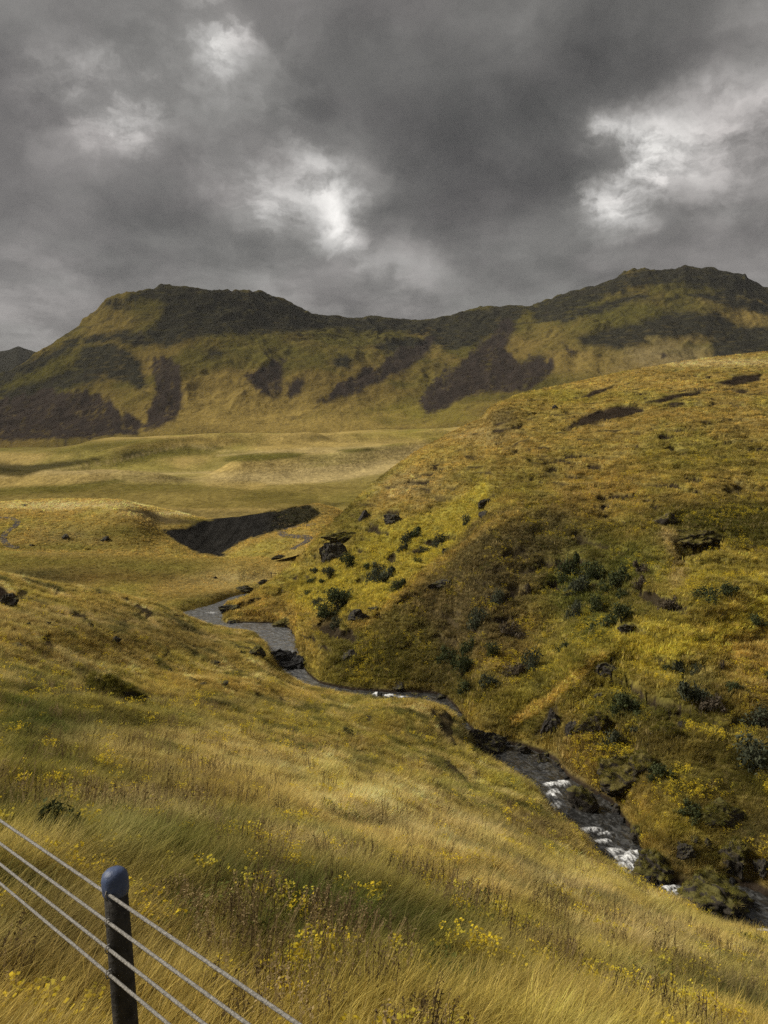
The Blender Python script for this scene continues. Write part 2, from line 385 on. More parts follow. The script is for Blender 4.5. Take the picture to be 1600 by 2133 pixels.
blobs = [(900, 945, 260, 14, TAN * 1.05, .9), (720, 980, 200, 22, TAN * .95, .9), (560, 992, 140, 10, TAN, .8), (150, 985, 160, 7, TAN * .95, .8), (330, 1000, 260, 9, TAN * .8, .6), (100, 1020, 180, 10, OLIVE * .7 + GOLD * .15, .7), (350, 1018, 160, 8, OLIVE * .8, .5), (600, 1030, 180, 22, GOLD * .75, .6), (350, 940, 120, 12, OLIVE * 1.0, .8),
         (530, 950, 110, 9, OLIVE * .8, .9), (280, 948, 35, 7, DARK * 1.2, .95), (740, 1050, 90, 26, OLIVE * .85, .8), (800, 1010, 60, 30, OLIVE * .8, .7), (160, 925, 220, 10, GOLD * .7, .7), (650, 912, 40, 5, DARK * 1.6, .7), (450, 918, 200, 8, GOLD * .85, .6), (870, 905, 120, 14, YEL * .62, .7), (480, 1050, 160, 10, GOLD * .8, .6), (700, 940, 250, 3, TAN * 1.15, .7), (740, 935, 60, 5, OLIVE * .8, .7)]
tint = blend(tint, blobs, px, py, w1, w2)
for p, c, m in [([(440, 996), (560, 985), (700, 968), (800, 957), (880, 955), (880, 968), (780, 988), (670, 1004), (570, 1010), (520, 1001)], TAN * 1.0, .8), ([(460, 958), (520, 945), (600, 941), (640, 944), (610, 954), (540, 962), (470, 962)], OLIVE * .75, .85), ([(-80, 1016), (120, 1012), (240, 998), (270, 1003), (150, 1026), (-80, 1036)], OLIVE * .75, .8), ([(255, 950), (275, 941), (310, 942), (300, 954), (262, 957)], DARK * 1.3, .9), ([(230, 962), (400, 926), (480, 932), (440, 944), (330, 955), (250, 975)], OLIVE * .95, .6), ([(560, 1010), (700, 1004), (800, 985), (870, 965), (880, 990), (800, 1030), (700, 1060), (600, 1050), (480, 1040)], OLIVE * .6 + GOLD * .25, .6), ([(690, 938), (760, 934), (790, 938), (730, 944)], OLIVE * .7, .8), ([(-80, 1022), (120, 1020), (250, 1008), (420, 1012), (560, 1022), (660, 1030), (660, 1062), (300, 1056), (-80, 1050)], OLIVE * .45 + GOLD * .22, .65), ([(-80, 940), (120, 946), (300, 925), (420, 915), (300, 912), (100, 925), (-80, 925)], OLIVE * .8, .6)]:
    q = (m * poly_mask(px + 10 * w1, py + 3 * w2, p, 3))[..., None]; tint = tint * (1 - q) + c * q  # turf patches sharpened to paint in shading the low folds lack
for p in [[(-60, 1000), (120, 978), (230, 962)], [(230, 962), (380, 928), (450, 934)], [(440, 992), (620, 968), (880, 945)], [(450, 950), (640, 934), (880, 930)], [(250, 988), (420, 984), (560, 990)]]:
    P = np.array(p, float); yy = np.interp(px, P[:, 0], P[:, 1]); q = (.55 * np.exp(-((py + 3 * w1 - yy) / 2.2) ** 2) * (px > P[0, 0]) * (px < P[-1, 0]))[..., None]; tint = tint * (1 - q) + TAN * 1.1 * q  # lit crests of the folds painted as thin pale lines
dk1 = np.maximum(poly_mask(px + 8 * w1, py + 3 * w2, [(-80, 962), (60, 968), (130, 962), (210, 953), (220, 957), (150, 972), (90, 980), (40, 992), (-80, 985)], 3), poly_mask(px + 8 * w1, py + 3 * w2, [(330, 1058), (430, 1062), (560, 1066), (640, 1050), (720, 1048), (640, 1085), (330, 1085)], 5) * .6)
tint = tint * (1 - .9 * dk1[..., None]) + DARK * .8 * .9 * dk1[..., None]
meadow = build_grid('meadow', X, Y, Z, tint, MAT_PLAIN)
GR.append(('meadow', X, Y, Z, tint, dk1))

# ------------------------------------------------------------------ stream level
_wd = np.array([18, 26, 33.5, 37, 41, 44, 48, 55, 65, 69, 74, 76.6, 78.6, 85, 95, 103, 125, 140.])
_wz = np.array([-20.7, -20.4, -20.05, -19.95, -19.75, -19.60, -19.45, -19.30, -19.1, -18.95, -18.88, -18.78, -18.2, -18.05, -17.9, -17.75, -17.45, -17.2])
def wz(d): return np.interp(d, _wd, _wz)
_wy = HY - F * _wz / _wd
def wdist(y): return np.interp(-np.asarray(y, float), -_wy, _wd)

# ------------------------------------------------------------------ valley floor behind the near slope
pxs = np.linspace(-500, 900, 420)
shy, = line([(-500, 1340), (250, 1330), (330, 1290), (395, 1272), (415, 1268), (440, 1262), (480, 1247), (520, 1236), (560, 1226), (620, 1222), (900, 1222)], pxs, 2)
ds = wdist(shy)
lift, = line([(-500, 5.0), (0, 3.0), (250, 1.2), (420, 0), (900, -.3)], pxs, 12)
one = np.ones_like(pxs)
y3, = line([(-500, 1165), (0, 1185), (250, 1200), (420, 1222), (520, 1210), (620, 1196), (900, 1190)], pxs, 12)
y4, = line([(-500, 1130), (0, 1148), (250, 1158), (450, 1165), (560, 1166), (640, 1160), (900, 1150)], pxs, 12)
y5, = line([(-500, 1152), (0, 1168), (250, 1176), (440, 1184), (500, 1150), (560, 1130), (640, 1114), (900, 1108)], pxs, 6)
d3 = np.maximum(125 * one, ds + 8); d4 = np.maximum(142 * one, ds + 16); d5 = 164 * one
D = np.stack([ds - 3, ds, ds + 1.2, ds + 3.5, d3, d4, d5, 195 * one, 250 * one])
zs = wz(ds)
Zr = np.stack([zs - 1.6, zs + .05, zs + .55, zs + .9 + lift * .3, zy(d3, y3), zy(d4, y4), zy(d5, y5), zy(195, y5 - 8), zy(250, y5 - 10) - 1])
X, Y, Z, T = loft(pxs, D, Zr, [4, 8, 8, 30, 26, 26, 20, 10])
Z += sst(T, 2, 4) * (.30 * fbm(X / 12, Y / 12, 121, 4) + .12 * fbm(X / 3, Y / 3, 123, 3))
px, py = proj(X, Y, Z)
w1 = fbm(X / 12, Y / 20, 125, 4); w2 = fbm(X / 12, Y / 20, 127, 4); n1 = fbm(X / 18, Y / 30, 129, 4)
tint = np.broadcast_to(GOLD * .85, X.shape + (3,)).copy()
k = sst(n1, -.15, .35)[..., None]; tint = tint * (1 - .6 * k) + OLIVE * 1.05 * k
blobs = [(560, 1180, 110, 22, GOLD * 1.08, .9), (470, 1205, 120, 20, TAN * .85, .7), (90, 1200, 200, 18, DARK * 1.3, .95), (60, 1170, 220, 16, OLIVE * .9, .7), (230, 1205, 120, 12, RUST * .7, .5), (330, 1180, 130, 20, OLIVE * .95, .7), (560, 1125, 50, 18, YEL * .5, .9), (620, 1150, 40, 14, YEL * .6, .7), (400, 1250, 80, 12, OLIVE * .9, .6), (450, 1240, 60, 7, DARK * 1.6, .6), (230, 1150, 200, 6, TAN * .6, .6)]
tint = blend(tint, blobs, px, py, w1, w2)
valley = build_grid('valley_floor', X, Y, Z, tint, MAT_HILL)
GR.append(('valley_floor', X, Y, Z, tint, (T < 1.8) * 1.0))

# ------------------------------------------------------------------ knoll with the dark gravel face
pxs = np.linspace(-500, 760, 420)
cr, = line([(-500, 1075), (-200, 1052), (0, 1046), (100, 1040), (200, 1041), (260, 1046), (300, 1052), (350, 1063), (400, 1075), (432, 1083), (460, 1080), (520, 1073), (600, 1060), (655, 1049), (700, 1058), (760, 1095)], pxs, 3)
ft, = line([(-500, 1130), (0, 1142), (250, 1150), (400, 1158), (455, 1160), (500, 1138), (560, 1116), (620, 1104), (650, 1092), (760, 1120)], pxs, 5)
mid = cr * .5 + ft * .5
bulge, = line([(-500, 14), (0, 12), (250, 10), (340, 4), (420, 3), (760, 2)], pxs, 8)
one = np.ones_like(pxs)
dc, = line([(-500, 205), (200, 200), (420, 192), (760, 188)], pxs, 10)
D = np.stack([140 * one, 158 * one, 176 * one, dc, dc + 10, dc + 30, dc + 50])
Zr = np.stack([zy(158, ft) - 3.5, zy(158, ft), zy(176, mid - bulge), zy(dc, cr), zy(dc, cr) - .5, zy(dc, cr) - 5, zy(dc, cr) - 14])
X, Y, Z, T = loft(pxs, D, Zr, [8, 50, 50, 8, 8, 6])
Z += (1 - sst(T, 2.6, 3.0) * .7) * (.45 * fbm(X / 16, Y / 16, 141, 4) + .15 * fbm(X / 4, Y / 4, 143, 3)) * sst(T, .6, 1.3)
px, py = proj(X, Y, Z)
WALL = [(338, 1104), (380, 1101), (422, 1086), (450, 1077), (520, 1071), (590, 1062), (645, 1052), (668, 1070), (640, 1092), (560, 1110), (505, 1128), (458, 1160), (405, 1152), (368, 1132)]
Z -= 0.9 * poly_mask(px, py, WALL, 14) * (1 - sst(T, 2.7, 3.0)) * (1 + .5 * fbm(X / 7, Y / 7, 153, 3))
Z += 2.2 * np.exp(-((px - 250) / 70) ** 2) * sst(T, 1, 2) * (1 - sst(T, 2.4, 3)) - 1.2 * np.exp(-((px - 330) / 30) ** 2) * sst(T, 1, 2) * (1 - sst(T, 2.4, 3))
px, py = proj(X, Y, Z)
w1 = fbm(X / 10, Y / 10, 145, 4); w2 = fbm(X / 10, Y / 10, 147, 4); n1 = fbm(X / 20, Y / 20, 149, 4)
tint = np.broadcast_to(GOLD * .95, X.shape + (3,)).copy()
k = sst(n1, -.1, .4)[..., None]; tint = tint * (1 - .6 * k) + OLIVE * 1.0 * k
blobs = [(150, 1052, 220, 9, TAN * 1.15, .95), (350, 1070, 110, 6, TAN * 1.2, .95), (150, 1115, 80, 20, TAN * .50, .7), (270, 1110, 70, 30, OLIVE * .8, .7), (60, 1120, 120, 14, GOLD * .7, .5), (600, 1060, 90, 10, BROWN * .8, .8), (350, 1085, 40, 10, BROWN * .8, .6), (320, 1080, 30, 14, TAN * .7, .5), (640, 1075, 40, 16, DARK * 1.2, .7), (230, 1085, 120, 14, GOLD * .9, .6), (110, 1140, 200, 8, OLIVE * .9, .7)]  # first two blobs paint the lit rim along the knoll crest
tint = blend(tint, blobs, px, py, w1, w2)
w5 = fbm(X / 2.5, Y / 4, 155, 3); gr = poly_mask(px + 12 * w1 + 8 * w5, py + 6 * w2 + 5 * w5, WALL, 3)
gr2 = np.maximum(poly_mask(px + 6 * w1, py + 3 * w2, [(250, 1062), (300, 1072), (345, 1092), (420, 1092), (460, 1080), (430, 1086), (350, 1080), (310, 1064)], 3) * .6, 0)
tint = tint * (1 - gr2[..., None]) + SOIL * 1.5 * gr2[..., None]
gcol = np.array((.0185, .0172, .0150)) * (1 + .8 * fbm(X / 1.6, Z / 5, 151, 4)[..., None])
gcol = gcol * (1 - .55 * sst(px, 540, 640)[..., None]) + DARK * .8 * .55 * sst(px, 540, 640)[..., None]
tint = tint * (1 - gr[..., None]) + gcol * gr[..., None]
knoll = build_grid('knoll', X, Y, Z, tint, MAT_HILL)
GR.append(('knoll', X, Y, Z, tint, np.maximum(gr * (1 - sst(px + 20 * w1, 520, 575)), gr2)))

# ------------------------------------------------------------------ hillside right of the stream
pxs = np.linspace(450, 1900, 640)
SH = [(450, 1300), (492, 1298), (567, 1299), (585, 1304), (606, 1312), (617, 1322), (619, 1345), (622, 1372), (640, 1404), (665, 1424), (700, 1432), (740, 1438), (780, 1441), (850, 1443), (900, 1444), (925, 1452), (945, 1468), (965, 1495), (985, 1528), (1010, 1548), (1085, 1556), (1130, 1572), (1160, 1590), (1185, 1625), (1235, 1652), (1275, 1675), (1300, 1712), (1335, 1757), (1345, 1800), (1390, 1842), (1440, 1852), (1520, 1844), (1570, 1850), (1600, 1866), (1900, 1960)]
sy, = line(SH, pxs, 2)
ds = wdist(sy); zs = wz(ds)
RG = [(450, 1268, 101), (520, 1244, 106), (560, 1216, 112), (610, 1180, 120), (650, 1132, 128), (700, 1082, 138), (760, 1022, 150), (830, 966, 162), (870, 940, 168), (940, 900, 176), (985, 880, 180), (1008, 868, 182), (1020, 852, 184), (1080, 822, 190), (1200, 797, 200), (1330, 768, 208), (1450, 750, 214), (1600, 733, 220), (1900, 700, 236)]
ry, rd = line(RG, pxs, 3)
zr = zy(rd, ry)
zb = zs + np.interp(pxs, [450, 560, 700, 960, 1000, 1200, 1900], [.5, .6, .8, 1.0, 1.6, 1.5, 1.5])
fr = [.10, .28, .52, .78]
Dm = [ds + 1.4 + (rd - ds - 1.4) * f for f in fr]
g = [.115, .31, .56, .81]
Zm = [zb + (zr - zb) * f for f in g]
D = np.stack([ds - 4, ds - 1, ds, ds + 1.3] + Dm + [rd, rd + 6, rd + 28, rd + 70])
Zr = np.stack([zs - 2.2, zs - .7, zs + .04, zb] + Zm + [zr, zr - .9, zr - 6.5, zr * 0 - 26])
X, Y, Z, T = loft(pxs, D, Zr, [3, 6, 14, 56, 90, 90, 80, 70, 8, 6, 4])
px, py = proj(X, Y, Z)
def at_grid(x, y):
    k = np.argmin((px - x) ** 2 + (py - y) ** 2 + 1e4 * (T > 8)); i = np.unravel_index(k, px.shape); return np.array([X[i], Y[i]])
wob = 4.6 * fbm(X / 13, Y / 14, 159, 4)
def spur(pts, h, wl, wr):
    """rounded rib along a polyline on the slope: gentle on its left side, steep on its right"""
    P = [at_grid(*p) for p in pts]
    seg = [np.hypot(*(b - a)) for a, b in zip(P[:-1], P[1:])]; LT = sum(seg)
    best = np.full(X.shape, 1e9); sd = np.zeros(X.shape); al = np.zeros(X.shape); L = 0
    for a, b, n in zip(P[:-1], P[1:], seg):
        ab = b - a; n = n + 1e-6
        t = np.clip(((X - a[0]) * ab[0] + (Y - a[1]) * ab[1]) / n**2, 0, 1)
        d = np.hypot(X - a[0] - t * ab[0], Y - a[1] - t * ab[1])
        s = ((X - a[0]) * ab[1] - (Y - a[1]) * ab[0]) / n
        s = s + wob
        u = d < best; best = np.where(u, d, best); sd = np.where(u, s, sd); al = np.where(u, (L + t * n) / LT, al); L += n
    w = wl + (wr - wl) * sst(sd, -1.5, 1.5)
    best = np.abs(sd)  * (best < 1e8) if False else np.hypot(best, .5 * wob)
    return h * np.exp(-(best / w) ** 2) * np.clip(np.sin(np.pi * np.clip(al, .0, 1)), 0, 1) ** .7
fadeS = sst(T, 2.6, 4.0); fadeR = 1 - sst(T, 7.2, 8.0)
B = spur([(640, 1430), (740, 1345), (890, 1258), (965, 1190), (1110, 1085), (1180, 1010)], 2.5, 11.0, 7.5) * fadeS
B += spur([(1040, 1530), (1150, 1470), (1250, 1375), (1350, 1270)], 1.7, 4.0, 2.0) * fadeS
B += spur([(1400, 1380), (1500, 1290), (1640, 1215)], 1.8, 5.0, 2.5) * fadeS
B -= spur([(960, 1440), (1060, 1330), (1200, 1215), (1290, 1150)], 1.6, 6.0, 6.0) * fadeS
B -= spur([(1385, 1215), (1420, 1160), (1440, 1130)], .5, 1.2, 1.2)
Z = Z + B * fadeR
Z += fadeS * (.25 + .75 * fadeR) * (.95 * fbm(X / 22, Y / 26, 161, 4) + .45 * fbm(X / 5, Y / 6, 163, 4)) + sst(T, 2.9, 3.5) * .16 * fbm(X / 1.6, Y / 1.6, 165, 3)
Z += sst(T, 2.9, 3.6) * (1 - sst(T, 5.2, 6.2)) * .30 * ridge(X / 3.2, Y / 4.2, 167, 3)
# sheep terracettes on the middle of the slope
Z += fadeS * fadeR * .16 * np.sin((Z + 1.2 * fbm(X / 14, Y / 14, 169, 3)) * 4.2) * sst(fbm(X / 30, Y / 30, 171), -.3, .2)
# broken turf: small steps and tussocks on the slope
Z += sst(T, 3.0, 3.8) * fadeR * (.22 * fbm(X / 2.0, Y / 2.6, 189, 3) - .45 * sst(fbm(X / 4.0, Z / .8, 183, 3) + .5 * fbm(X / 11, Y / 14, 185, 3), .12, .30))
Z += 1.5 * np.exp(-((px - 1048) / 36) ** 2 - ((py - 868) / 24) ** 2) * (T < 8.2) * sst(px, 1008, 1030)
# the eroded hollow under the overhang
e = poly_mask(px, py, [(1398, 1128), (1440, 1122), (1505, 1130), (1510, 1146), (1450, 1152), (1410, 1148)], 6)
Z -= e * 2.0
Z -= 4 * (1 - sst(px, 452, 474))
px, py = proj(X, Y, Z)
w1 = fbm(X / 9, Y / 14, 173, 4); w2 = fbm(X / 9, Y / 14, 175, 4); n1 = fbm(X / 12, Y / 18, 177, 5); n2 = fbm(X / 3.5, Y / 5, 179, 4)
tint = np.broadcast_to(GOLD * .80, X.shape + (3,)).copy()
k = sst(n1 + .5 * n2, -.15, .4)[..., None]; tint = tint * (1 - .62 * k) + OLIVE * 1.0 * k
k = sst(n2, .1, .5)[..., None]; tint = tint * (1 - .45 * k) + BROWN * .9 * k
blobs = [(1000, 1200, 130, 130, BROWN * .82, .8), (880, 1320, 170, 80, BROWN * .90, .7), (760, 1370, 130, 45, OLIVE * .62, .8), (1110, 1130, 130, 60, BROWN * .72, .8), (1000, 1300, 70, 70, BROWN * .9, .6),
         (1240, 1120, 140, 45, OLIVE * .70, .8), (1220, 1250, 120, 90, GREEN * .85, .85), (1310, 1180, 70, 60, GREEN * .95, .7), (1440, 1080, 130, 40, OLIVE * .60, .85), (1550, 1090, 90, 60, OLIVE * .75, .7), (1400, 1120, 30, 18, TAN * .6, .6),
         (760, 1140, 110, 60, YEL * .55, .8), (880, 1130, 90, 50, YEL * .72, .85), (960, 1060, 90, 40, YEL * .55, .6), (700, 1230, 110, 50, YEL * .55, .75), (620, 1225, 70, 40, YEL * .62, .7), (780, 1225, 60, 25, YEL * .85, .7), (1008, 1020, 22, 24, YEL * .95, .8), (560, 1275, 80, 18, GOLD * .85, .8), (640, 1340, 40, 30, GOLD * .8, .7),
         (1500, 1200, 130, 60, YEL * .62, .6), (1440, 1320, 170, 50, YEL * .80, .75), (1560, 1350, 120, 40, GOLD * 1.0, .7), (1330, 1370, 120, 45, YEL * .75, .7), (1200, 1400, 100, 60, YEL * .50, .6), (1120, 1440, 90, 50, OLIVE * .9, .7), (980, 1450, 80, 40, OLIVE * .7, .8),
         (1450, 1500, 180, 70, OLIVE * .72, .85), (1300, 1470, 110, 40, GREEN * .9, .6), (1560, 1600, 140, 90, OLIVE * .62, .9), (1300, 1580, 110, 70, DARK * 1.1, .9), (1420, 1640, 100, 60, OLIVE * .75, .8), (1250, 1590, 40, 30, GOLD * .7, .7), (1400, 1720, 90, 40, YEL * .62, .85), (1480, 1780, 100, 50, OLIVE * .7, .7), (1560, 1730, 60, 60, DARK * 1.2, .8), (1100, 1510, 80, 30, OLIVE * .65, .8), (1080, 1470, 60, 30, YEL * .55, .6),
         (870, 1415, 130, 22, OLIVE * .6, .8), (740, 1415, 90, 14, YEL * .5, .6), (940, 1400, 60, 60, DARK * 1.4, .7),
         (1100, 880, 180, 40, GOLD * .80, .7), (900, 960, 120, 50, GOLD * .95, .75), (860, 1010, 80, 30, TAN * .75, .6), (1300, 800, 260, 16, GOLD * 1.05, .8), (1500, 755, 200, 10, TAN * .95, .9), (1180, 830, 110, 18, YEL * .62, .7), (1250, 960, 250, 50, GOLD * .75, .7), (1500, 950, 200, 60, OLIVE * 1.15, .6), (1050, 1000, 120, 40, OLIVE * .9, .5), (720, 1085, 70, 30, OLIVE * .7, .7), (690, 1060, 60, 30, OLIVE * .65, .6), (790, 990, 40, 16, OLIVE * .6, .7), (1010, 905, 60, 18, TAN * .65, .6), (1046, 874, 34, 22, BROWN * .75, .8)]
tint = blend(tint, blobs, px, py, w1, w2)
tint = tint * np.clip(1 + .6 * fbm(X / 2.6, Z / .7, 191, 4) + .2 * n2, .4, 1.7)[..., None]
for p, c, m, sf in [([(880, 1205), (905, 1188), (1000, 1118), (1085, 1058), (1180, 1075), (1250, 1110), (1150, 1165), (1110, 1240), (1010, 1290), (900, 1310), (820, 1262)], BROWN * .95, .5, 26), ([(650, 1330), (730, 1290), (820, 1262), (900, 1300), (930, 1380), (800, 1415), (680, 1395)], OLIVE * .70 + BROWN * .1, .6, 18),  # spur shading painted into the turf: brown right flank darkened, crest strip paled
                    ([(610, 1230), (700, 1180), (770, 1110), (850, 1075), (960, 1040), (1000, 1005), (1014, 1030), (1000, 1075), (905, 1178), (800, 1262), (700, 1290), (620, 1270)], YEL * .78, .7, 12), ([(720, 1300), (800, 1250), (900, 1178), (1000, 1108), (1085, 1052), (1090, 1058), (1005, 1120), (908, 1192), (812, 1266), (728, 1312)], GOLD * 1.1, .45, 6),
                    ([(1390, 1100), (1420, 1120), (1420, 1150), (1440, 1210), (1400, 1225), (1385, 1150)], TAN * .62, .7, 8), ([(1400, 1075), (1480, 1060), (1600, 1070), (1640, 1150), (1530, 1145), (1505, 1130), (1440, 1118)], OLIVE * .55, .75, 12), ([(1060, 1500), (1150, 1450), (1250, 1355), (1260, 1362), (1160, 1462), (1070, 1515)], GOLD * 1.15, .8, 4), ([(1350, 1370), (1500, 1290), (1640, 1225), (1640, 1275), (1500, 1330), (1380, 1400)], YEL * .95, .7, 12)]:
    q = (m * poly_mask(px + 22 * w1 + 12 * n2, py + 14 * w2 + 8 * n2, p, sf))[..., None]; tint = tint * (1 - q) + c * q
bare = np.zeros(X.shape)
pw, qw = px + 7 * w1 + 5 * n2, py + 4 * w2 + 3 * n2
brk = sst(fbm(X / 4.0, Z / .8, 183, 3) + .5 * fbm(X / 11, Y / 14, 185, 3), .12, .30) * sst(T, 3.2, 3.8) * (1 - .8 * sst(T, 6.4, 7.6)) * (.35 + .65 * sst(fbm(X / 16, Y / 20, 187, 3), -.1, .25))
bare = np.maximum(bare, .95 * sst(brk, .05, .5))
for p in [[(1172, 895), (1205, 875), (1240, 857), (1300, 842), (1338, 846), (1345, 857), (1285, 872), (1230, 884)], [(1385, 845), (1400, 837), (1425, 838), (1432, 845), (1400, 849)], [(1340, 838), (1400, 822), (1470, 812), (1450, 824), (1380, 838)], [(1490, 800), (1530, 782), (1590, 778), (1580, 792), (1520, 806)], [(1215, 825), (1240, 810), (1285, 800), (1260, 815), (1225, 830)], [(1050, 937), (1085, 920), (1110, 912), (1060, 938)]]:
    bare = np.maximum(bare, poly_mask(pw, qw, p, 3))
bare = np.maximum(bare, poly_mask(px, py, [(1398, 1124), (1440, 1118), (1505, 1128), (1512, 1144), (1450, 1150), (1410, 1146)], 4))
bare = np.maximum(bare, .8 * poly_mask(pw, qw, [(1125, 1510), (1140, 1480), (1162, 1462), (1165, 1490), (1140, 1525), (1110, 1535)], 4))
bare = np.maximum(bare, 1 - sst(T, 2.1, 2.4 + .25 * np.clip(n2, -1, 1)))
bare = np.maximum(bare, .85 * sst(fbm(X / 4.5, Z / 1.1, 181, 4), .26, .42) * sst(T, 5, 6) * fadeR)
tint = tint * (1 - bare[..., None]) + SOIL * 1.0 * (1 + .4 * n2[..., None]) * bare[..., None]
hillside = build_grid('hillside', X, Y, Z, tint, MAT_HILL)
GR.append(('hillside', X, Y, Z, tint, bare))

# ------------------------------------------------------------------ near slope, road side down to the stream
pxs = np.linspace(-420, 1900, 760)
E = {-420: [(1.5, -2.2), (4, -2.9), (9, -3.4), (17, -4.3), (28, -5.2), (42, -5.6)], 0: [(1.5, -2.4), (4.5, -3.4), (10, -4.5), (18, -6.2), (28, -7.4), (45, -8.3)], 400: [(1.5, -2.6), (5, -3.9), (10, -5.0), (18, -7.2), (30, -9.9), (52, -13.6)],
     800: [(1.5, -2.8), (6, -4.25), (10, -5.6), (18, -8.55), (28, -11.3), (46, -15.6)], 1000: [(1.5, -2.8), (6.5, -4.7), (10.5, -6.2), (18, -9.2), (27, -12.3), (39, -15.6)], 1200: [(1.5, -2.9), (7, -5.2), (11, -7.0), (17, -9.7), (24, -12.6), (31, -15.3)],
     1600: [(1.5, -3), (7, -5.6), (10, -7.3), (13, -9.1), (16.5, -11.0), (20.5, -13.0)], 1900: [(1.5, -3), (6, -5.2), (8.5, -6.7), (11, -8.2), (13.5, -9.6), (16, -11.)]}
sx = np.array(sorted(E)); ED = np.array([[p[0] for p in E[k]] for k in sx], float); EZ = np.array([[p[1] for p in E[k]] for k in sx], float)
DD = pchip(pxs, sx, ED).T; ZZ = pchip(pxs, sx, EZ).T
CRE = [(-420, 1140, 55), (-200, 1160, 60), (0, 1200, 65), (100, 1222, 68), (200, 1235, 72), (330, 1262, 80), (420, 1297, 87), (480, 1312, 88), (515, 1313, 88), (540, 1322, 85.5), (556, 1340, 81.5), (560, 1364, 76.5), (568, 1386, 74), (588, 1402, 72), (610, 1415, 71), (640, 1430, 69), (700, 1443, 66.5), (780, 1457, 64.5), (850, 1462, 63), (900, 1474, 61), (940, 1493, 58), (965, 1522, 54), (982, 1562, 50.5), (1010, 1580, 49.5), (1050, 1600, 48), (1110, 1640, 45.5), (1124, 1668, 43.8), (1140, 1694, 42.3), (1200, 1740, 38.5), (1240, 1790, 36), (1300, 1829, 33.5), (1400, 1886, 30), (1480, 1930, 27.5), (1600, 1964, 25), (1900, 2110, 18.5)]
cy, cd = line(CRE, pxs, 3)
cz = zy(cd, cy)
b1, = line([(-420, .4), (200, .4), (380, .5), (480, .8), (1900, .8)], pxs, 6)
w_, = line([(-420, 10), (200, 9), (360, 6), (480, 1.6), (1900, 1.5)], pxs, 6)
D = np.concatenate([DD, np.stack([cd, cd + w_, cd + w_ * 2.4, cd + w_ * 3.4])])
Zr = np.concatenate([ZZ, np.stack([cz, cz - b1 - .1 * w_, cz * .35 - 20.4 * .65, cz * 0 - 22.5])])
X, Y, Z, T = loft(pxs, D, Zr, [24, 70, 90, 90, 90, 90, 14, 8, 5])
px, py = proj(X, Y, Z)
inn = 1 - sst(T, 5.6, 6.0) * .75
def hump(x, y, rx, ry, h):
    return h * np.exp(-((px - x) / rx) ** 2 - ((py - y) / ry) ** 2)
B = hump(850, 1505, 120, 30, 1.2) + hump(300, 1500, 220, 28, .35) + hump(470, 1430, 140, 14, .35) + hump(180, 1330, 160, 30, .5) + hump(730, 1690, 200, 30, .18) - hump(520, 1390, 120, 12, .3)
Z += B * inn * sst(Y, 5, 14)
s = np.clip(Y / 14, .12, 1.0)
Z += inn * sst(Y, 4, 20) * (.40 * fbm(X / 11, Y / 11, 201, 4) + .16 * fbm(X / 3, Y / 3, 203, 3)) + inn * .06 * fbm(X / .8, Y / .8, 205, 3) * sst(Y, 2, 8) + sst(Y, 25, 45) * inn * .10 * ridge(X / 2.2, Y / 2.2, 207, 3)
px, py = proj(X, Y, Z)
w1 = fbm(X / (3 + Y * .12), Y / (3 + Y * .2), 209, 4); w2 = fbm(X / 4, Y / 6, 211, 4); n1 = fbm(X / 5, Y / 7, 213, 5); n2 = fbm(X / 1.3, Y / 1.6, 215, 4)
tint = np.broadcast_to(GOLD * .66 + OLIVE * .30, X.shape + (3,)).copy()
k = sst(n1 + .4 * n2, -.15, .4)[..., None]; tint = tint * (1 - .55 * k) + OLIVE * 1.0 * k
k = sst(n2, .05, .5)[..., None]; tint = tint * (1 - .35 * k) + BROWN * 1.0 * k
n3 = fbm(X / 2.2 + Y / 5, Y / 2.6, 217, 4); n4 = fbm(X / 5 + Y / 9, Y / 5.5, 219, 4)
k = (sst(n3 + .6 * n4, .12, .42) * .75)[..., None]; tint = tint * (1 - k) + TAN * .95 * k
k = (sst(-n3 + .9 * n4, .10, .45) * .75)[..., None]; tint = tint * (1 - k) + (GREEN * .75) * k
k = (sst(n4 - .7 * n3, .2, .5) * .6)[..., None]; tint = tint * (1 - k) + BROWN * .75 * k
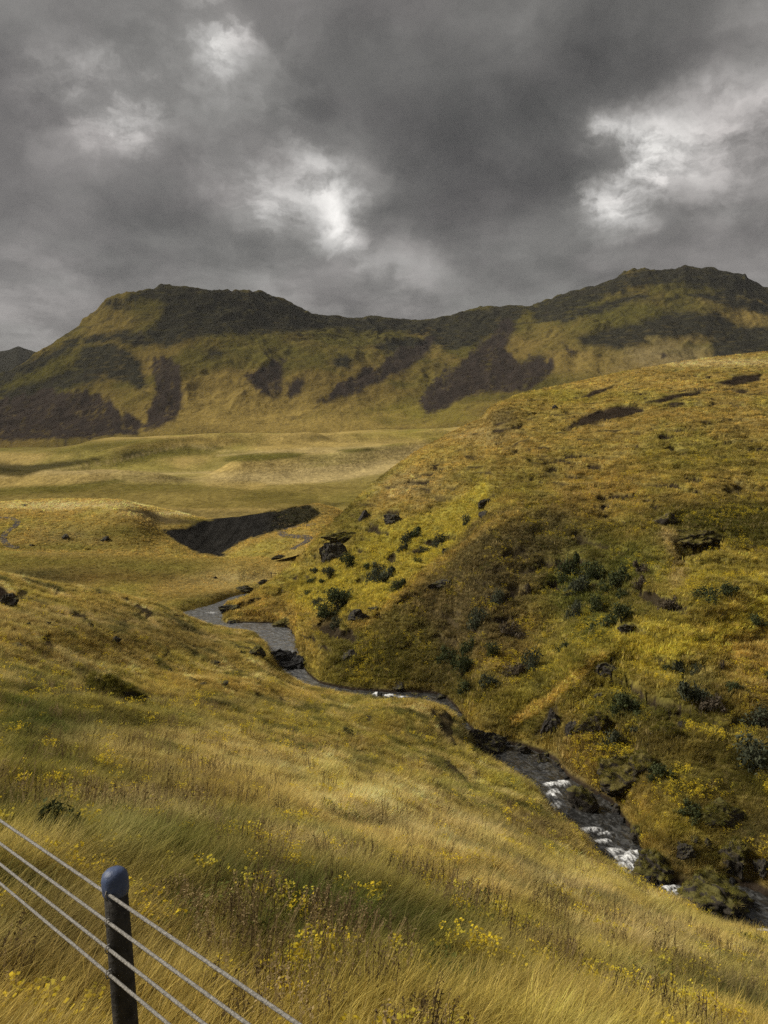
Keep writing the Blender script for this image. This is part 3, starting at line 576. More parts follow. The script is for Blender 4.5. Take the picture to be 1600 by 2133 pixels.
blobs = [(100, 1500, 260, 90, GREEN * .80, 1.1), (80, 1630, 300, 90, OLIVE * .62 + GREEN * .2, 1.0), (270, 1800, 220, 90, GREEN * .95, 1.1), (560, 1840, 240, 80, BROWN * .9, .6), (650, 1960, 300, 100, GREEN * .85, 1.15), (560, 2090, 260, 60, OLIVE * .65, 1.0), (900, 1960, 180, 60, GREEN * .65, 1.1), (790, 1960, 70, 45, DARK * 1.0, .75), (1000, 2070, 200, 60, OLIVE * .8, .8), (60, 2010, 200, 120, BROWN * 1.05, .9), (330, 1680, 130, 60, BROWN * .9, .6), (420, 1640, 60, 40, RUST * .8, .5), (540, 1600, 170, 45, TAN * 1.0, .8), (720, 1680, 170, 45, TAN * 1.1, .85), (380, 1550, 140, 40, TAN * .85, .7), (900, 1740, 200, 60, TAN * .80, .85), (1150, 1850, 170, 50, TAN * .85, .7), (1380, 1960, 170, 45, TAN * .75, .7), (1200, 1980, 180, 40, BROWN * 1.15, .7), (1480, 2080, 170, 60, BROWN * .95, .8), (1300, 2090, 150, 40, OLIVE * .85, .7), (1100, 1920, 90, 25, YEL * .75, .6), (620, 1500, 220, 40, OLIVE * 1.15, .7), (820, 1580, 180, 40, OLIVE * 1.2, .7), (1000, 1640, 100, 30, GREEN * 1.25, .6), (900, 1540, 90, 18, BROWN * .9, .7), (1000, 1690, 130, 30, OLIVE * 1.1, .6), (80, 1290, 160, 40, TAN * .62, .8), (250, 1300, 140, 30, BROWN * 1.1, .6), (400, 1335, 120, 30, BROWN * 1.0, .6), (150, 1380, 150, 25, TAN * .75, .7), (450, 1430, 180, 16, GOLD * 1.05, .8), (620, 1445, 100, 8, GOLD * 1.0, .8), (480, 1465, 150, 14, BROWN * 1.05, .6), (300, 1440, 140, 20, GOLD * 1.0, .6), (230, 1245, 160, 10, GOLD * 1.0, .7), (1130, 1730, 90, 30, BROWN * 1.05, .7), (1020, 1627, 30, 12, YEL * 1.1, .8), (90, 1745, 60, 28, DARK * 1.0, .8)]
blobs = [bb[:5] + (bb[5] * .68,) for bb in blobs]
tint = blend(tint, blobs, px, py, w1, w2)
bare = np.zeros(X.shape)
pw, qw = px + 4 * w1, py + 3 * n2
for p in [[(335, 1490), (350, 1490), (372, 1510), (392, 1530), (384, 1530), (360, 1513)], [(-30, 1215), (8, 1225), (32, 1250), (20, 1258), (-30, 1250)]]:
    bare = np.maximum(bare, poly_mask(pw, qw, p, 3))
bare = np.maximum(bare, sst(T, 6.9, 7.3))
bare = np.maximum(bare, .85 * sst(fbm(X / 2.6, Z / .5, 227, 3) + .45 * n4, .30, .42) * sst(Y, 24, 36))
tint = tint * (1 - bare[..., None]) + SOIL * 1.1 * bare[..., None]
bank = build_grid('riverbank', X, Y, Z, tint, MAT_NEAR)
GR.append(('riverbank', X, Y, Z, tint, bare))

TERRAIN = [meadow, valley, knoll, hillside, bank]
bpy.context.view_layer.update()
def ray(px_, py_, objs=None):
    o = Vector((0, 0, CAMZ)); d = Vector(((px_ - CX) / F, 1.0, (HY - py_) / F)).normalized()
    best = None
    for ob in (objs or TERRAIN):
        ok, loc, nor, _ = ob.ray_cast(o, d)
        if ok and (best is None or loc.y < best[0].y): best = (loc.copy(), nor.copy())
    return best
def drop(x, y):
    best = None
    for ob in TERRAIN:
        ok, loc, nor, _ = ob.ray_cast(Vector((x, y, 300)), Vector((0, 0, -1)))
        if ok and (best is None or loc.z > best[0].z): best = (loc.copy(), nor.copy())
    return best
#==STREAM==
# ------------------------------------------------------------------ the stream
CEN = [(36, 9, 1.0), (24, 29.5, 1.0), (17.0, 33.5, 1.0)]
def wp(x, y): d = float(wdist(y)); return ((x - CX) / F * d, d)
cl = [(19.5, 27), (16.8, 33)] + [wp(*p) for p in [(1440, 1890), (1345, 1815), (1290, 1772), (1215, 1705), (1150, 1640), (1060, 1575), (960, 1505), (880, 1462), (780, 1447), (690, 1438), (615, 1412), (592, 1392), (588, 1355), (585, 1325), (540, 1303), (470, 1292), (440, 1278), (450, 1262), (500, 1246), (545, 1232), (600, 1226)]]
cl = np.array(cl); seg = np.hypot(*np.diff(cl, axis=0).T); L = np.concatenate([[0], np.cumsum(seg)])
n_al = 640; tq = np.linspace(0, L[-1], n_al)
cx_ = smooth1(np.interp(tq, L, cl[:, 0]), 5); cy_ = smooth1(np.interp(tq, L, cl[:, 1]), 5)
tx = np.gradient(cx_); ty = np.gradient(cy_); tn = np.hypot(tx, ty); nx, ny = ty / tn, -tx / tn
nx, ny = smooth1(nx, 8), smooth1(ny, 8)
wd = np.interp(cy_, [20, 40, 60, 75, 90, 120], [3.6, 3.6, 4.2, 4.6, 4.2, 3.6])
ac = np.linspace(-1, 1, 90)
X = cx_[None] + nx[None] * wd[None] * ac[:, None]; Y = cy_[None] + ny[None] * wd[None] * ac[:, None]
Z = wz(Y) + CAMZ
px, py = proj(X, Y, Z)
FO = [(1155, 1636, 24, 6, 1.0), (1172, 1632, 14, 5, 1.0), (1152, 1655, 16, 14, .75), (1158, 1682, 16, 16, .7), (1165, 1705, 12, 10, .5), (1230, 1730, 26, 7, .85), (1262, 1738, 24, 5, .7), (1250, 1755, 26, 6, .85), (1280, 1775, 20, 10, .9), (1320, 1778, 26, 5, 1.0), (1310, 1790, 22, 10, 1.0), (1300, 1808, 26, 12, 1.0), (1320, 1820, 34, 7, .9), (1285, 1790, 10, 10, .7), (1370, 1838, 20, 7, .6), (1395, 1853, 20, 6, 1.0), (1415, 1862, 26, 7, 1.0), (1440, 1858, 18, 4, .8), (1392, 1872, 16, 8, .8), (1250, 1700, 30, 8, .25), (1090, 1562, 40, 5, .35), (1130, 1590, 40, 6, .3), (1110, 1600, 40, 10, .2),
      (785, 1448, 10, 5, 1.0), (812, 1451, 18, 3, 1.0), (838, 1453, 16, 3, .8), (900, 1468, 26, 4, .4), (620, 1425, 16, 4, .8), (650, 1432, 20, 3, .6), (690, 1438, 16, 2, .5), (590, 1386, 9, 6, .9), (592, 1396, 9, 5, .8), (586, 1404, 18, 4, 1.0), (585, 1340, 30, 14, .22), (575, 1315, 30, 8, .3), (440, 1277, 20, 3, .6), (430, 1268, 14, 3, .4), (530, 1300, 40, 3, .35), (470, 1285, 14, 4, .4), (1590, 1945, 26, 7, .9), (1560, 1955, 20, 8, .5)]  # faint entries on the pool paint glints
fo = np.zeros(X.shape)
for x, y, rx, ry_, a in FO: fo = np.maximum(fo, a * np.exp(-((px - x) / (rx * 1.15)) ** 2 - ((py - y) / (ry_ * 1.05)) ** 2))
fo = np.maximum(fo, .10)
fo = np.maximum(fo, .34 * sst(fbm(px / 34, py / 14, 229, 2), .12, .4) * (py > 1560))
al = np.broadcast_to(tq[None], X.shape); acr = ac[:, None] * wd[None]
Z += .075 * fbm(al / 1.1 + .3 * acr, acr / .8, 221, 3) + fo * (.10 + .16 * ridge(al / .5, acr / .35, 223, 3))
water_m = bpy.data.materials.new('stream_water'); water_m.use_nodes = True
t = NT(water_m.node_tree); t.n.clear()
out = t.new('ShaderNodeOutputMaterial'); b = t.new('ShaderNodeBsdfPrincipled')
fa = t.new('ShaderNodeAttribute', attribute_name='tint').outputs['Color']
p = t.new('ShaderNodeNewGeometry').outputs['Position']
fsep = t.new('ShaderNodeSeparateColor'); t.l.new(fa, fsep.inputs[0])
fc_ = t.new('ShaderNodeCombineXYZ'); t.put(fc_.inputs[0], t.math('MULTIPLY', fsep.outputs[1], .8)); t.put(fc_.inputs[1], t.math('MULTIPLY', fsep.outputs[2], 2.6))
n1_ = t.noise(fc_.outputs[0], 1.1, 5, 0.62, 1.0); n2_ = t.noise(p, 1.5, 3, 0.5, .5); n3_ = t.noise(p, 1.9, 4, 0.6, 1.8)
vein = t.math('SUBTRACT', 1.0, t.math('MULTIPLY', t.math('ABSOLUTE', t.math('SUBTRACT', n3_, 0.5)), 9.0))     # thin threads of foam along the flow
k_ = t.math('ADD', t.math('ADD', t.math('MULTIPLY', fsep.outputs[0], .85), t.math('MULTIPLY', t.math('SUBTRACT', n1_, 0.5), 1.3)), t.math('MULTIPLY', t.math('MAXIMUM', vein, -.6), t.math('MULTIPLY', fsep.outputs[0], .38)))
fm = t.math('MULTIPLY', t.mrange(k_, 0.38, 1.05), t.mrange(fsep.outputs[0], 0.06, 0.30))
t.put(b.inputs['Base Color'], t.mix(fm, t.mix(t.mrange(fsep.outputs[1], L[10], L[13]), t.mix(t.mrange(t.math('ADD', n3_, t.math('MULTIPLY', n1_, .6)), .72, 1.0), (.024, .0235, .022, 1), (.090, .090, .087, 1)), t.mix(t.mrange(t.math('ADD', n3_, t.math('MULTIPLY', n1_, .6)), .68, 1.0), (.075, .075, .073, 1), (.20, .20, .196, 1))), (.80, .80, .78, 1)))  # silty grey water, with sky reflection and ripple glints painted into the colour
t.put(b.inputs['Roughness'], t.mrange(fm, 0, 1, .16, .7))
b.inputs['IOR'].default_value = 1.33; b.inputs['Specular IOR Level'].default_value = 0.9
bp = t.new('ShaderNodeBump'); bp.inputs['Strength'].default_value = 1.0; bp.inputs['Distance'].default_value = 0.20
rip = t.noise(fc_.outputs[0], .8, 2, .5, .6)
t.put(bp.inputs['Height'], t.math('ADD', t.math('MULTIPLY', rip, t.mrange(fsep.outputs[0], .08, .6, .22, 1.6)), t.math('MULTIPLY', n2_, .55))); t.l.new(bp.outputs[0], b.inputs['Normal'])
t.l.new(b.outputs[0], out.inputs[0])
stream = build_grid('stream', X, Y, Z, np.stack([fo, al, np.broadcast_to(acr, X.shape)], -1), water_m)

# ------------------------------------------------------------------ materials for things
def simple_mat(name, col, rough=.9, var=.5, scale=8, spec=.2, bump=.3, col2=None, metal=0):
    m = bpy.data.materials.new(name); m.use_nodes = True
    t = NT(m.node_tree); t.n.clear()
    out = t.new('ShaderNodeOutputMaterial'); b = t.new('ShaderNodeBsdfPrincipled')
    p = t.new('ShaderNodeNewGeometry').outputs['Position']
    n = t.noise(p, scale, 6, .65)
    t.put(b.inputs['Base Color'], t.mix(t.mrange(n, .3, .7), rgba([c * (1 - var) for c in col]), rgba(col2 or [c * (1 + var) for c in col])))
    b.inputs['Roughness'].default_value = rough; b.inputs['Specular IOR Level'].default_value = spec; b.inputs['Metallic'].default_value = metal
    bp = t.new('ShaderNodeBump'); bp.inputs['Strength'].default_value = bump; bp.inputs['Distance'].default_value = .05
    t.put(bp.inputs['Height'], n); t.l.new(bp.outputs[0], b.inputs['Normal'])
    t.l.new(b.outputs[0], out.inputs[0]); return m
def rock_mat(name, stone, moss, cover):
    m = bpy.data.materials.new(name); m.use_nodes = True
    t = NT(m.node_tree); t.n.clear()
    out = t.new('ShaderNodeOutputMaterial'); b = t.new('ShaderNodeBsdfPrincipled')
    g = t.new('ShaderNodeNewGeometry'); p = g.outputs['Position']
    n = t.noise(p, 2.6, 7, .65); nf = t.noise(p, 11, 6, .7)
    sp = t.new('ShaderNodeSeparateXYZ'); t.l.new(g.outputs['Normal'], sp.inputs[0])
    up = t.math('ADD', sp.outputs[2], t.math('MULTIPLY', t.math('SUBTRACT', n, .5), 2.2))
    mk = t.mrange(up, .75 - cover, 1.05 - cover)
    sc_ = t.mix(t.mrange(nf, .3, .7), rgba([c * .5 for c in stone]), rgba([c * 1.7 for c in stone]))
    mc = t.mix(t.mrange(nf, .3, .7), rgba([c * .5 for c in moss]), rgba([c * 1.5 for c in moss]))
    t.put(b.inputs['Base Color'], t.mix(mk, sc_, mc))
    b.inputs['Roughness'].default_value = .9; b.inputs['Specular IOR Level'].default_value = .25
    bp = t.new('ShaderNodeBump'); bp.inputs['Strength'].default_value = .9; bp.inputs['Distance'].default_value = .08
    t.put(bp.inputs['Height'], t.math('ADD', n, t.math('MULTIPLY', nf, .5))); t.l.new(bp.outputs[0], b.inputs['Normal'])
    t.l.new(b.outputs[0], out.inputs[0]); return m
M_BARE = rock_mat('basalt', (.034, .029, .023), (.09, .078, .022), .05)
M_MOSS = rock_mat('mossy_basalt', (.040, .033, .024), (.100, .088, .022), .30)
M_GRASSY = rock_mat('turf_capped_rock', (.040, .032, .022), (.13, .105, .028), .40)
M_WET = rock_mat('wet_basalt', (.020, .019, .018), (.03, .028, .014), -.3)

GROUP = {}
def tag(o, label, cat, group=None):
    o['label'] = label; o['category'] = cat
    if group: o['group'] = group
    return o

# ------------------------------------------------------------------ rocks
def rock_mesh(seed, sub, rough=.32, flat=.0):
    bm = bmesh.new(); bmesh.ops.create_icosphere(bm, subdivisions=sub, radius=1.0)
    off = Vector((seed * 7.13, seed * 3.7, seed * 1.9))
    r = random.Random(seed)
    cuts = [(Vector((r.uniform(-1, 1), r.uniform(-1, 1), r.uniform(-.4, 1))).normalized(), r.uniform(.48, .82)) for _ in range(10)]
    for v in bm.verts:
        d = v.co.normalized(); q = d.copy()
        for n, c in cuts:                      # planar faces, as split basalt has
            k = q.dot(n)
            if k > c: q -= n * (k - c) * .9
        h = mnoise.fractal(d * 1.4 + off, 1.0, 2.0, 5) * rough + mnoise.fractal(d * 4.5 + off, .8, 2.0, 5) * rough * .55
        v.co = q * (1 + h)
    me = bpy.data.meshes.new('rock'); bm.to_mesh(me); bm.free()
    for p in me.polygons: p.use_smooth = True
    return me
MOSSY_TOPS = []
def rock(px_, py_, w, h, label, mat='bare', name='boulder', cat='boulder', tilt=0, deep=.75, sink=.35, group=None, base=None, sub=None, rz=None):
    """w, h: seen size in photo pixels; stands where the ray through its foot meets the ground"""
    if base is not None: d = float(wdist(base)); loc = Vector(((px_ - CX) / F * d, d, wz(d) + CAMZ))
    else: loc = ray(px_, py_ + h * .38)[0]
    k = loc.y / F; seed = int(px_ * 13 + py_ * 7) % 9973
    me = rock_mesh(seed, sub or (5 if w > 75 else 4 if w > 30 else 3))
    if mat in ('bare', 'wet'): me.polygons.foreach_set('use_smooth', np.zeros(len(me.polygons), bool))
    me.name = name; me.materials.append({'bare': M_BARE, 'moss': M_MOSS, 'grassy': M_GRASSY, 'wet': M_WET}[mat])
    o = bpy.data.objects.new(name, me); COL.objects.link(o)
    sx, sz = w * k * .52, h * k * .62
    o.scale = (sx, max(sx * deep, .05), sz)
    o.rotation_euler = (0, math.radians(tilt), math.radians(rz if rz is not None else random.Random(seed).uniform(-25, 25)))
    o.location = loc + Vector((0, sx * deep * .45, sz * (.75 - sink)))
    tag(o, label, cat, group)
    if mat in ('moss', 'grassy') and w > 34: MOSSY_TOPS.append((o, .55 if mat == 'moss' else 1.0))
    return o

R = [
 # beside and in the stream
 (1490, 1893, 165, 82, 'largest mossy boulder, humped beside the lower stream above the grass edge', 'moss', 'boulder', 1905),
 (1372, 1808, 92, 70, 'round dark mossy boulder beside the widest white rapids', 'moss', 'boulder', 1836),
 (1530, 1790, 82, 76, 'dome shaped mossy boulder on the bank above the biggest stream boulder', 'moss', 'boulder', None),
 (1433, 1772, 42, 36, 'small blocky dark boulder between two round mossy boulders', 'bare', 'boulder', None),
 (1448, 1747, 22, 15, 'flat dark stone lying above the small blocky boulder', 'bare', 'stone', None),
 (1474, 1756, 20, 22, 'upright dark stone next to a flat dark stone on the bank', 'bare', 'stone', None),
 (1212, 1658, 66, 62, 'mossy rock islet splitting the stream below the first white rapid', 'moss', 'boulder', 1690),
 (1238, 1672, 24, 20, 'yellow tufted rock at the edge of the mossy islet', 'grassy', 'stone', 1690),
 (1340, 1840, 42, 26, 'wet dark rock in the stream at the foot of the near slope', 'wet', 'stone', 1852),
 (1255, 1792, 34, 30, 'wet dark rock against the near bank by the rapids', 'wet', 'stone', 1806),
 (1296, 1828, 34, 12, 'thin wet rock slab in the foam below the rapids', 'wet', 'stone', 1832),
 (1340, 1738, 44, 40, 'dark mossy rock on the bank upstream of the widest rapids', 'moss', 'boulder', None),
 (1285, 1690, 30, 34, 'narrow dark rock at the water edge opposite the mossy islet', 'bare', 'stone', None),
 (1015, 1532, 82, 56, 'large dark boulder at the stream bend behind the grassy mound', 'bare', 'boulder', 1566),
 (968, 1505, 48, 36, 'turf capped rock above the large dark boulder at the stream bend', 'grassy', 'boulder', None),
 (1300, 1612, 130, 62, 'long dark overhanging bank rock with a turf top beside the upper rapids', 'grassy', 'rock outcrop', None),
 (1342, 1590, 70, 50, 'turf capped hump behind the long dark bank rock', 'grassy', 'rock outcrop', None),
 (1150, 1505, 46, 70, 'tall dark eroded rock face standing above the stream bank', 'bare', 'rock outcrop', None),
 (1190, 1520, 34, 44, 'dark rock next to the tall eroded rock face', 'bare', 'boulder', None),
 (1252, 1508, 84, 58, 'broad turf roofed rock with a dark hollow front on the lower hillside', 'grassy', 'rock outcrop', None),
 (1390, 1522, 66, 26, 'low dark ledge under turf between shrubs on the lower hillside', 'grassy', 'rock outcrop', None),
 (1420, 1508, 24, 20, 'small dark stone at the end of the low turf ledge', 'bare', 'stone', None),
 (1500, 1700, 100, 46, 'wide dark mossy hump on the lower hillside above the domed boulder', 'moss', 'boulder', None),
 (1596, 1812, 40, 46, 'dark rock at the edge of the photo beside the domed boulder', 'bare', 'boulder', None),
 (1095, 1565, 30, 20, 'dark stone at the far water edge below the eroded bank', 'bare', 'stone', 1572),
 (1125, 1580, 34, 22, 'second dark stone at the far water edge, just downstream', 'bare', 'stone', 1590),
 (790, 1446, 14, 14, 'small rock in the white water of the narrow stream reach', 'wet', 'stone', 1452),
 (915, 1458, 44, 22, 'dark rock overhanging the narrow stream reach before the mound', 'bare', 'boulder', None),
 (866, 1450, 40, 16, 'low dark rock at the water edge of the narrow reach', 'bare', 'stone', None),
 (548, 1380, 150, 46, 'broad black ledge standing in for a shaded overhanging bank below the pool', 'wet', 'rock ledge', 1395),  # black wet rock in place of an overhanging bank in deep shade
 (622, 1376, 46, 34, 'black rock at the right end of the shaded bank stand-in by the little fall', 'wet', 'boulder', 1392),
 (532, 1357, 38, 24, 'rounded dark mossy rock on the near bank beside the pool', 'moss', 'boulder', None),
 (590, 1300, 46, 24, 'dark turf topped rock at the head of the pool', 'grassy', 'boulder', None),
 (478, 1268, 54, 14, 'dark bank ledge on the grassy spit between two stream bends', 'bare', 'rock ledge', None),
 (486, 1297, 22, 12, 'dark stone where the upper stream narrows beside the spit', 'bare', 'stone', None),
 (432, 1284, 18, 10, 'dark stone at the near edge of the upper stream bend', 'bare', 'stone', None),
 (505, 1226, 46, 12, 'dark turf ledge over the thin upstream water', 'bare', 'rock ledge', None),
 (548, 1214, 30, 16, 'dark stepped bank edge running up from the upper stream', 'bare', 'rock ledge', None),
 # right hillside
 (1387, 1082, 54, 32, 'pointed dark outcrop on the hillside above the black hollow', 'grassy', 'rock outcrop', None),
 (1455, 1113, 112, 36, 'wide turf roofed overhang with a black hollow beneath on the hillside', 'grassy', 'rock outcrop', None),
 (1265, 1394, 62, 28, 'brown layered hummock alone on the golden hillside', 'bare', 'rock outcrop', None),
 (1315, 1308, 60, 16, 'low brown broken ledge below the group of dark shrubs', 'bare', 'rock ledge', None),
 (690, 1145, 56, 56, 'square dark crag on the spur edge above the meadow', 'bare', 'crag', None),
 (720, 1118, 90, 20, 'dark turf rim running back from the square crag', 'grassy', 'rock ledge', None),
 (818, 1082, 50, 22, 'dark hollowed outcrop high on the slope above the yellow gully', 'bare', 'rock outcrop', None),
 (760, 1072, 26, 24, 'round dark rock alone on the slope above the square crag', 'bare', 'boulder', None),
 (1012, 1046, 40, 18, 'dark broken ledge at the top of the yellow gully', 'bare', 'rock ledge', None),
 (1012, 1070, 26, 14, 'small dark stone below the broken ledge of the yellow gully', 'bare', 'stone', None),
 (930, 1146, 22, 12, 'dark stone on the crest between yellow gully and brown slope', 'bare', 'stone', None),
 (745, 1284, 52, 24, 'dark jutting ledge at the foot of the spur crest', 'bare', 'rock ledge', None),
 (780, 1268, 36, 14, 'dark stone just above the jutting ledge of the spur', 'bare', 'stone', None),
 (920, 1218, 60, 22, 'dark brown turf break on the shaded side of the spur', 'bare', 'rock ledge', None),
 (730, 1365, 46, 20, 'dark turf break on the slope above the narrow stream reach', 'bare', 'rock ledge', None),
 (1158, 848, 16, 14, 'dark stone near the skyline of the right hillside', 'bare', 'stone', None),
 (835, 1428, 34, 16, 'dark stone on the far bank of the narrow reach', 'bare', 'stone', None),
 (1252, 1447, 24, 14, 'dark stone below the brown layered hummock', 'bare', 'stone', None),
 # near slope
 (218, 1442, 150, 58, 'long dark rock scarp slanting across the near grassy slope', 'grassy', 'rock outcrop', None),
 (33, 1346, 30, 18, 'dark rock at the left edge of the photo on the golden slope', 'bare', 'stone', None),
 (12, 1248, 50, 38, 'dark eroded bank at the left edge below the slope crest', 'bare', 'rock ledge', None),
 (240, 1333, 32, 13, 'small brown rock ledge on the left golden slope', 'bare', 'rock ledge', None),
 (187, 1304, 16, 14, 'small round dark stone high on the left slope', 'bare', 'stone', None),
 (57, 1302, 16, 13, 'small dark stone on the left slope near the frame edge', 'bare', 'stone', None),
 (101, 1300, 13, 10, 'tiny dark stone between two larger stones of the left slope', 'bare', 'stone', None),
 (352, 1398, 16, 13, 'dark stone in front of a smaller one on the bench above the stream', 'bare', 'stone', None),
 (367, 1390, 11, 8, 'smaller dark stone behind its neighbour on the bench above the stream', 'bare', 'stone', None),
 (393, 1416, 28, 13, 'brown turf covered stone on the bench above the stream', 'grassy', 'stone', None),
 (425, 1425, 18, 9, 'low brown stone between two turf stones of the bench', 'bare', 'stone', None),
 (462, 1423, 27, 12, 'dark stone at the stream end of the bench row', 'bare', 'stone', None),
 (440, 1380, 36, 10, 'dark turf break below the rounded rock on the near bank', 'bare', 'rock ledge', None),
 (405, 1503, 44, 12, 'dark slanted rock strip on the slope below the long scarp', 'bare', 'rock ledge', None),
 (376, 1548, 22, 10, 'small dark stone in the pale grass below the slanted strip', 'bare', 'stone', None),
 (418, 1560, 22, 10, 'flat dark stone downhill of the slanted rock strip', 'bare', 'stone', None),
 (557, 1572, 22, 22, 'dark upright stone on the pale grass shoulder', 'bare', 'stone', None),
 (592, 1590, 15, 11, 'little dark stone just downhill of the upright stone', 'bare', 'stone', None),
 (465, 1517, 18, 7, 'thin dark stone at the lower end of the slanted strip', 'bare', 'stone', None),
 # valley
 (584, 1161, 44, 14, 'dark low rock beside the winding track in the valley', 'bare', 'rock ledge', None),
 (134, 1117, 20, 14, 'dark stone on the bare patch of the knoll', 'bare', 'stone', None),
 (219, 1122, 20, 13, 'dark stone at the right of the bare patch on the knoll', 'bare', 'stone', None),
 (50, 1052, 14, 6, 'small dark stone on top of the pale knoll', 'bare', 'stone', None),
 (66, 1135, 14, 5, 'low dark stone at the foot of the knoll', 'bare', 'stone', None),
 (448, 1203, 10, 6, 'tiny dark stone in the golden valley meadow', 'bare', 'stone', None),
]
NAME = {'rock outcrop': 'rock_outcrop', 'rock ledge': 'rock_ledge', 'crag': 'crag', 'stone': 'stone', 'boulder': 'boulder'}
for px_, py_, w, h, lab, mt, cat, base in R:
    flatish = cat in ('rock ledge',)
    rock(px_, py_, w, h, lab, mt, NAME[cat], cat, base=base, deep=.6 if flatish else .8,
         tilt=(16 if lab.startswith(('long dark rock scarp', 'dark slanted')) else 0), rz=(0 if w > 80 else None), sink=.42 if base is None else .38)

REACH = [(1770, 1850, 8, 'dark wet stone at the far water line beside the lowest rapids', 'stones by the lowest rapids'), (1600, 1760, 9, 'dark wet stone at the far water line opposite the mossy islet', 'stones opposite the mossy islet'), (1545, 1600, 5, 'dark stone at the water line below the big boulder of the bend', 'stones below the bend boulder'),
         (1432, 1500, 6, 'small dark stone along the far edge of the narrow stream reach', 'stones of the narrow reach'), (1303, 1400, 6, 'small dark stone along the right edge of the grey pool', 'stones of the pool edge')]
for y0, y1, n_, lab, grp in REACH:
    for i in range(n_):
        y = y0 + (y1 - y0) * (i + random.random() * .8) / n_; x0 = float(np.interp(y, [p[1] for p in SH], [p[0] for p in SH])) + random.uniform(-6, 5)
        w = random.uniform(10, 26) * (1.0 if y > 1550 else .6)
        rock(x0, y, w, w * random.uniform(.5, .8), lab, random.choice(['wet', 'bare']), 'stone', 'stone', group=grp, base=y, sub=2 if w < 14 else 3)
# ------------------------------------------------------------------ shrubs
def leaf_mat(name, a, b_):
    m = bpy.data.materials.new(name); m.use_nodes = True
    t = NT(m.node_tree); t.n.clear()
    out = t.new('ShaderNodeOutputMaterial'); d = t.new('ShaderNodeBsdfDiffuse'); tr = t.new('ShaderNodeBsdfTranslucent'); mx = t.new('ShaderNodeMixShader')
    at = t.new('ShaderNodeAttribute', attribute_name='leaf_tone')
    c = t.mix(at.outputs['Fac'], rgba(a), rgba(b_))
    t.l.new(c, d.inputs[0]); t.l.new(c, tr.inputs[0]); mx.inputs[0].default_value = .2
    t.l.new(d.outputs[0], mx.inputs[1]); t.l.new(tr.outputs[0], mx.inputs[2]); t.l.new(mx.outputs[0], out.inputs[0]); return m
M_LEAF = {'g': leaf_mat('dark_green_leaves', (.036, .046, .021), (.100, .112, .046)), 'b': leaf_mat('grey_green_leaves', (.044, .050, .032), (.105, .112, .066)), 'r': leaf_mat('grey_brown_twigs', (.070, .056, .040), (.150, .120, .082))}
M_STEM = simple_mat('shrub_stem', (.06, .045, .03), .9, .4, 20)
def quads_mesh(name, verts, faces, tone=None, mat=None, attr='leaf_tone'):
    me = bpy.data.meshes.new(name); me.from_pydata([tuple(v) for v in verts], [], faces)
    if tone is not None:
        a = me.attributes.new(attr, 'FLOAT', 'POINT'); a.data.foreach_set('value', np.asarray(tone, np.float32))
    if mat: me.materials.append(mat)
    return me
def shrub_leaves(seed, n=1100, spread=1.0):
    r = np.random.default_rng(seed)
    lob = [(r.uniform(-.75, .75), r.uniform(-.6, .6), r.uniform(.2, .95), r.uniform(.20, .48)) for _ in range(8)] + [(0, 0, .5, .55)]
    V = []; Fc = []; tn = []
    for i in range(n):
        lx, ly, lz, lr = lob[r.integers(len(lob))]
        v = r.normal(size=3); v /= np.linalg.norm(v); rad = lr * (r.uniform(.45, 1.05) if r.random() < .85 else r.uniform(1.0, 1.5))
        c = np.array((lx, ly, lz)) + v * rad * np.array((1, 1, .85))
        if c[2] < .03: c[2] = abs(c[2]) + .03
        s = r.uniform(.05, .115); a = r.normal(size=3); a /= np.linalg.norm(a); b_ = np.cross(a, v + .3 * r.normal(size=3)); b_ /= (np.linalg.norm(b_) + 1e-6)
        k = len(V); V += [c - a * s, c + b_ * s * .45, c + a * s, c - b_ * s * .45]; Fc.append((k, k + 1, k + 2, k + 3)); tn += [r.random()] * 4
    return V, Fc, tn
def tube(verts, faces, pts, rads, n=6):
    pts = [Vector(p) for p in pts]; k0 = len(verts)
    for i, p in enumerate(pts):
        d = (pts[min(i + 1, len(pts) - 1)] - pts[max(i - 1, 0)]).normalized()
        u = d.orthogonal().normalized() if i == 0 else (u - d * u.dot(d)).normalized()
        w = d.cross(u)
        for j in range(n):
            a = 2 * math.pi * j / n; verts.append(p + (u * math.cos(a) + w * math.sin(a)) * rads[i])
    for i in range(len(pts) - 1):
        for j in range(n):
            a, b_ = k0 + i * n + j, k0 + i * n + (j + 1) % n; faces.append((a, b_, b_ + n, a + n))
    faces.append(tuple(k0 + j for j in range(n))[::-1]); faces.append(tuple(k0 + (len(pts) - 1) * n + j for j in range(n)))
def shrub_stem(seed):
    r = random.Random(seed); V = []; Fc = []
    for k in range(5):
        a = r.uniform(0, 6.28); q = r.uniform(.15, .45)
        tube(V, Fc, [(0, 0, -.15), (math.cos(a) * q * .4, math.sin(a) * q * .4, .3), (math.cos(a) * q, math.sin(a) * q, r.uniform(.6, .95))], [.05, .035, .012], 5)
    return V, Fc
SHRUB = []
for sd in range(5):
    V, Fc, tn = shrub_leaves(400 + sd)
    Vs, Fs = shrub_stem(sd)
    SHRUB.append(({k: quads_mesh('foliage', V, Fc, tn, M_LEAF[k]) for k in 'gbr'}, quads_mesh('stem', Vs, Fs, None, M_STEM)))
SHRUB_TOPS = []
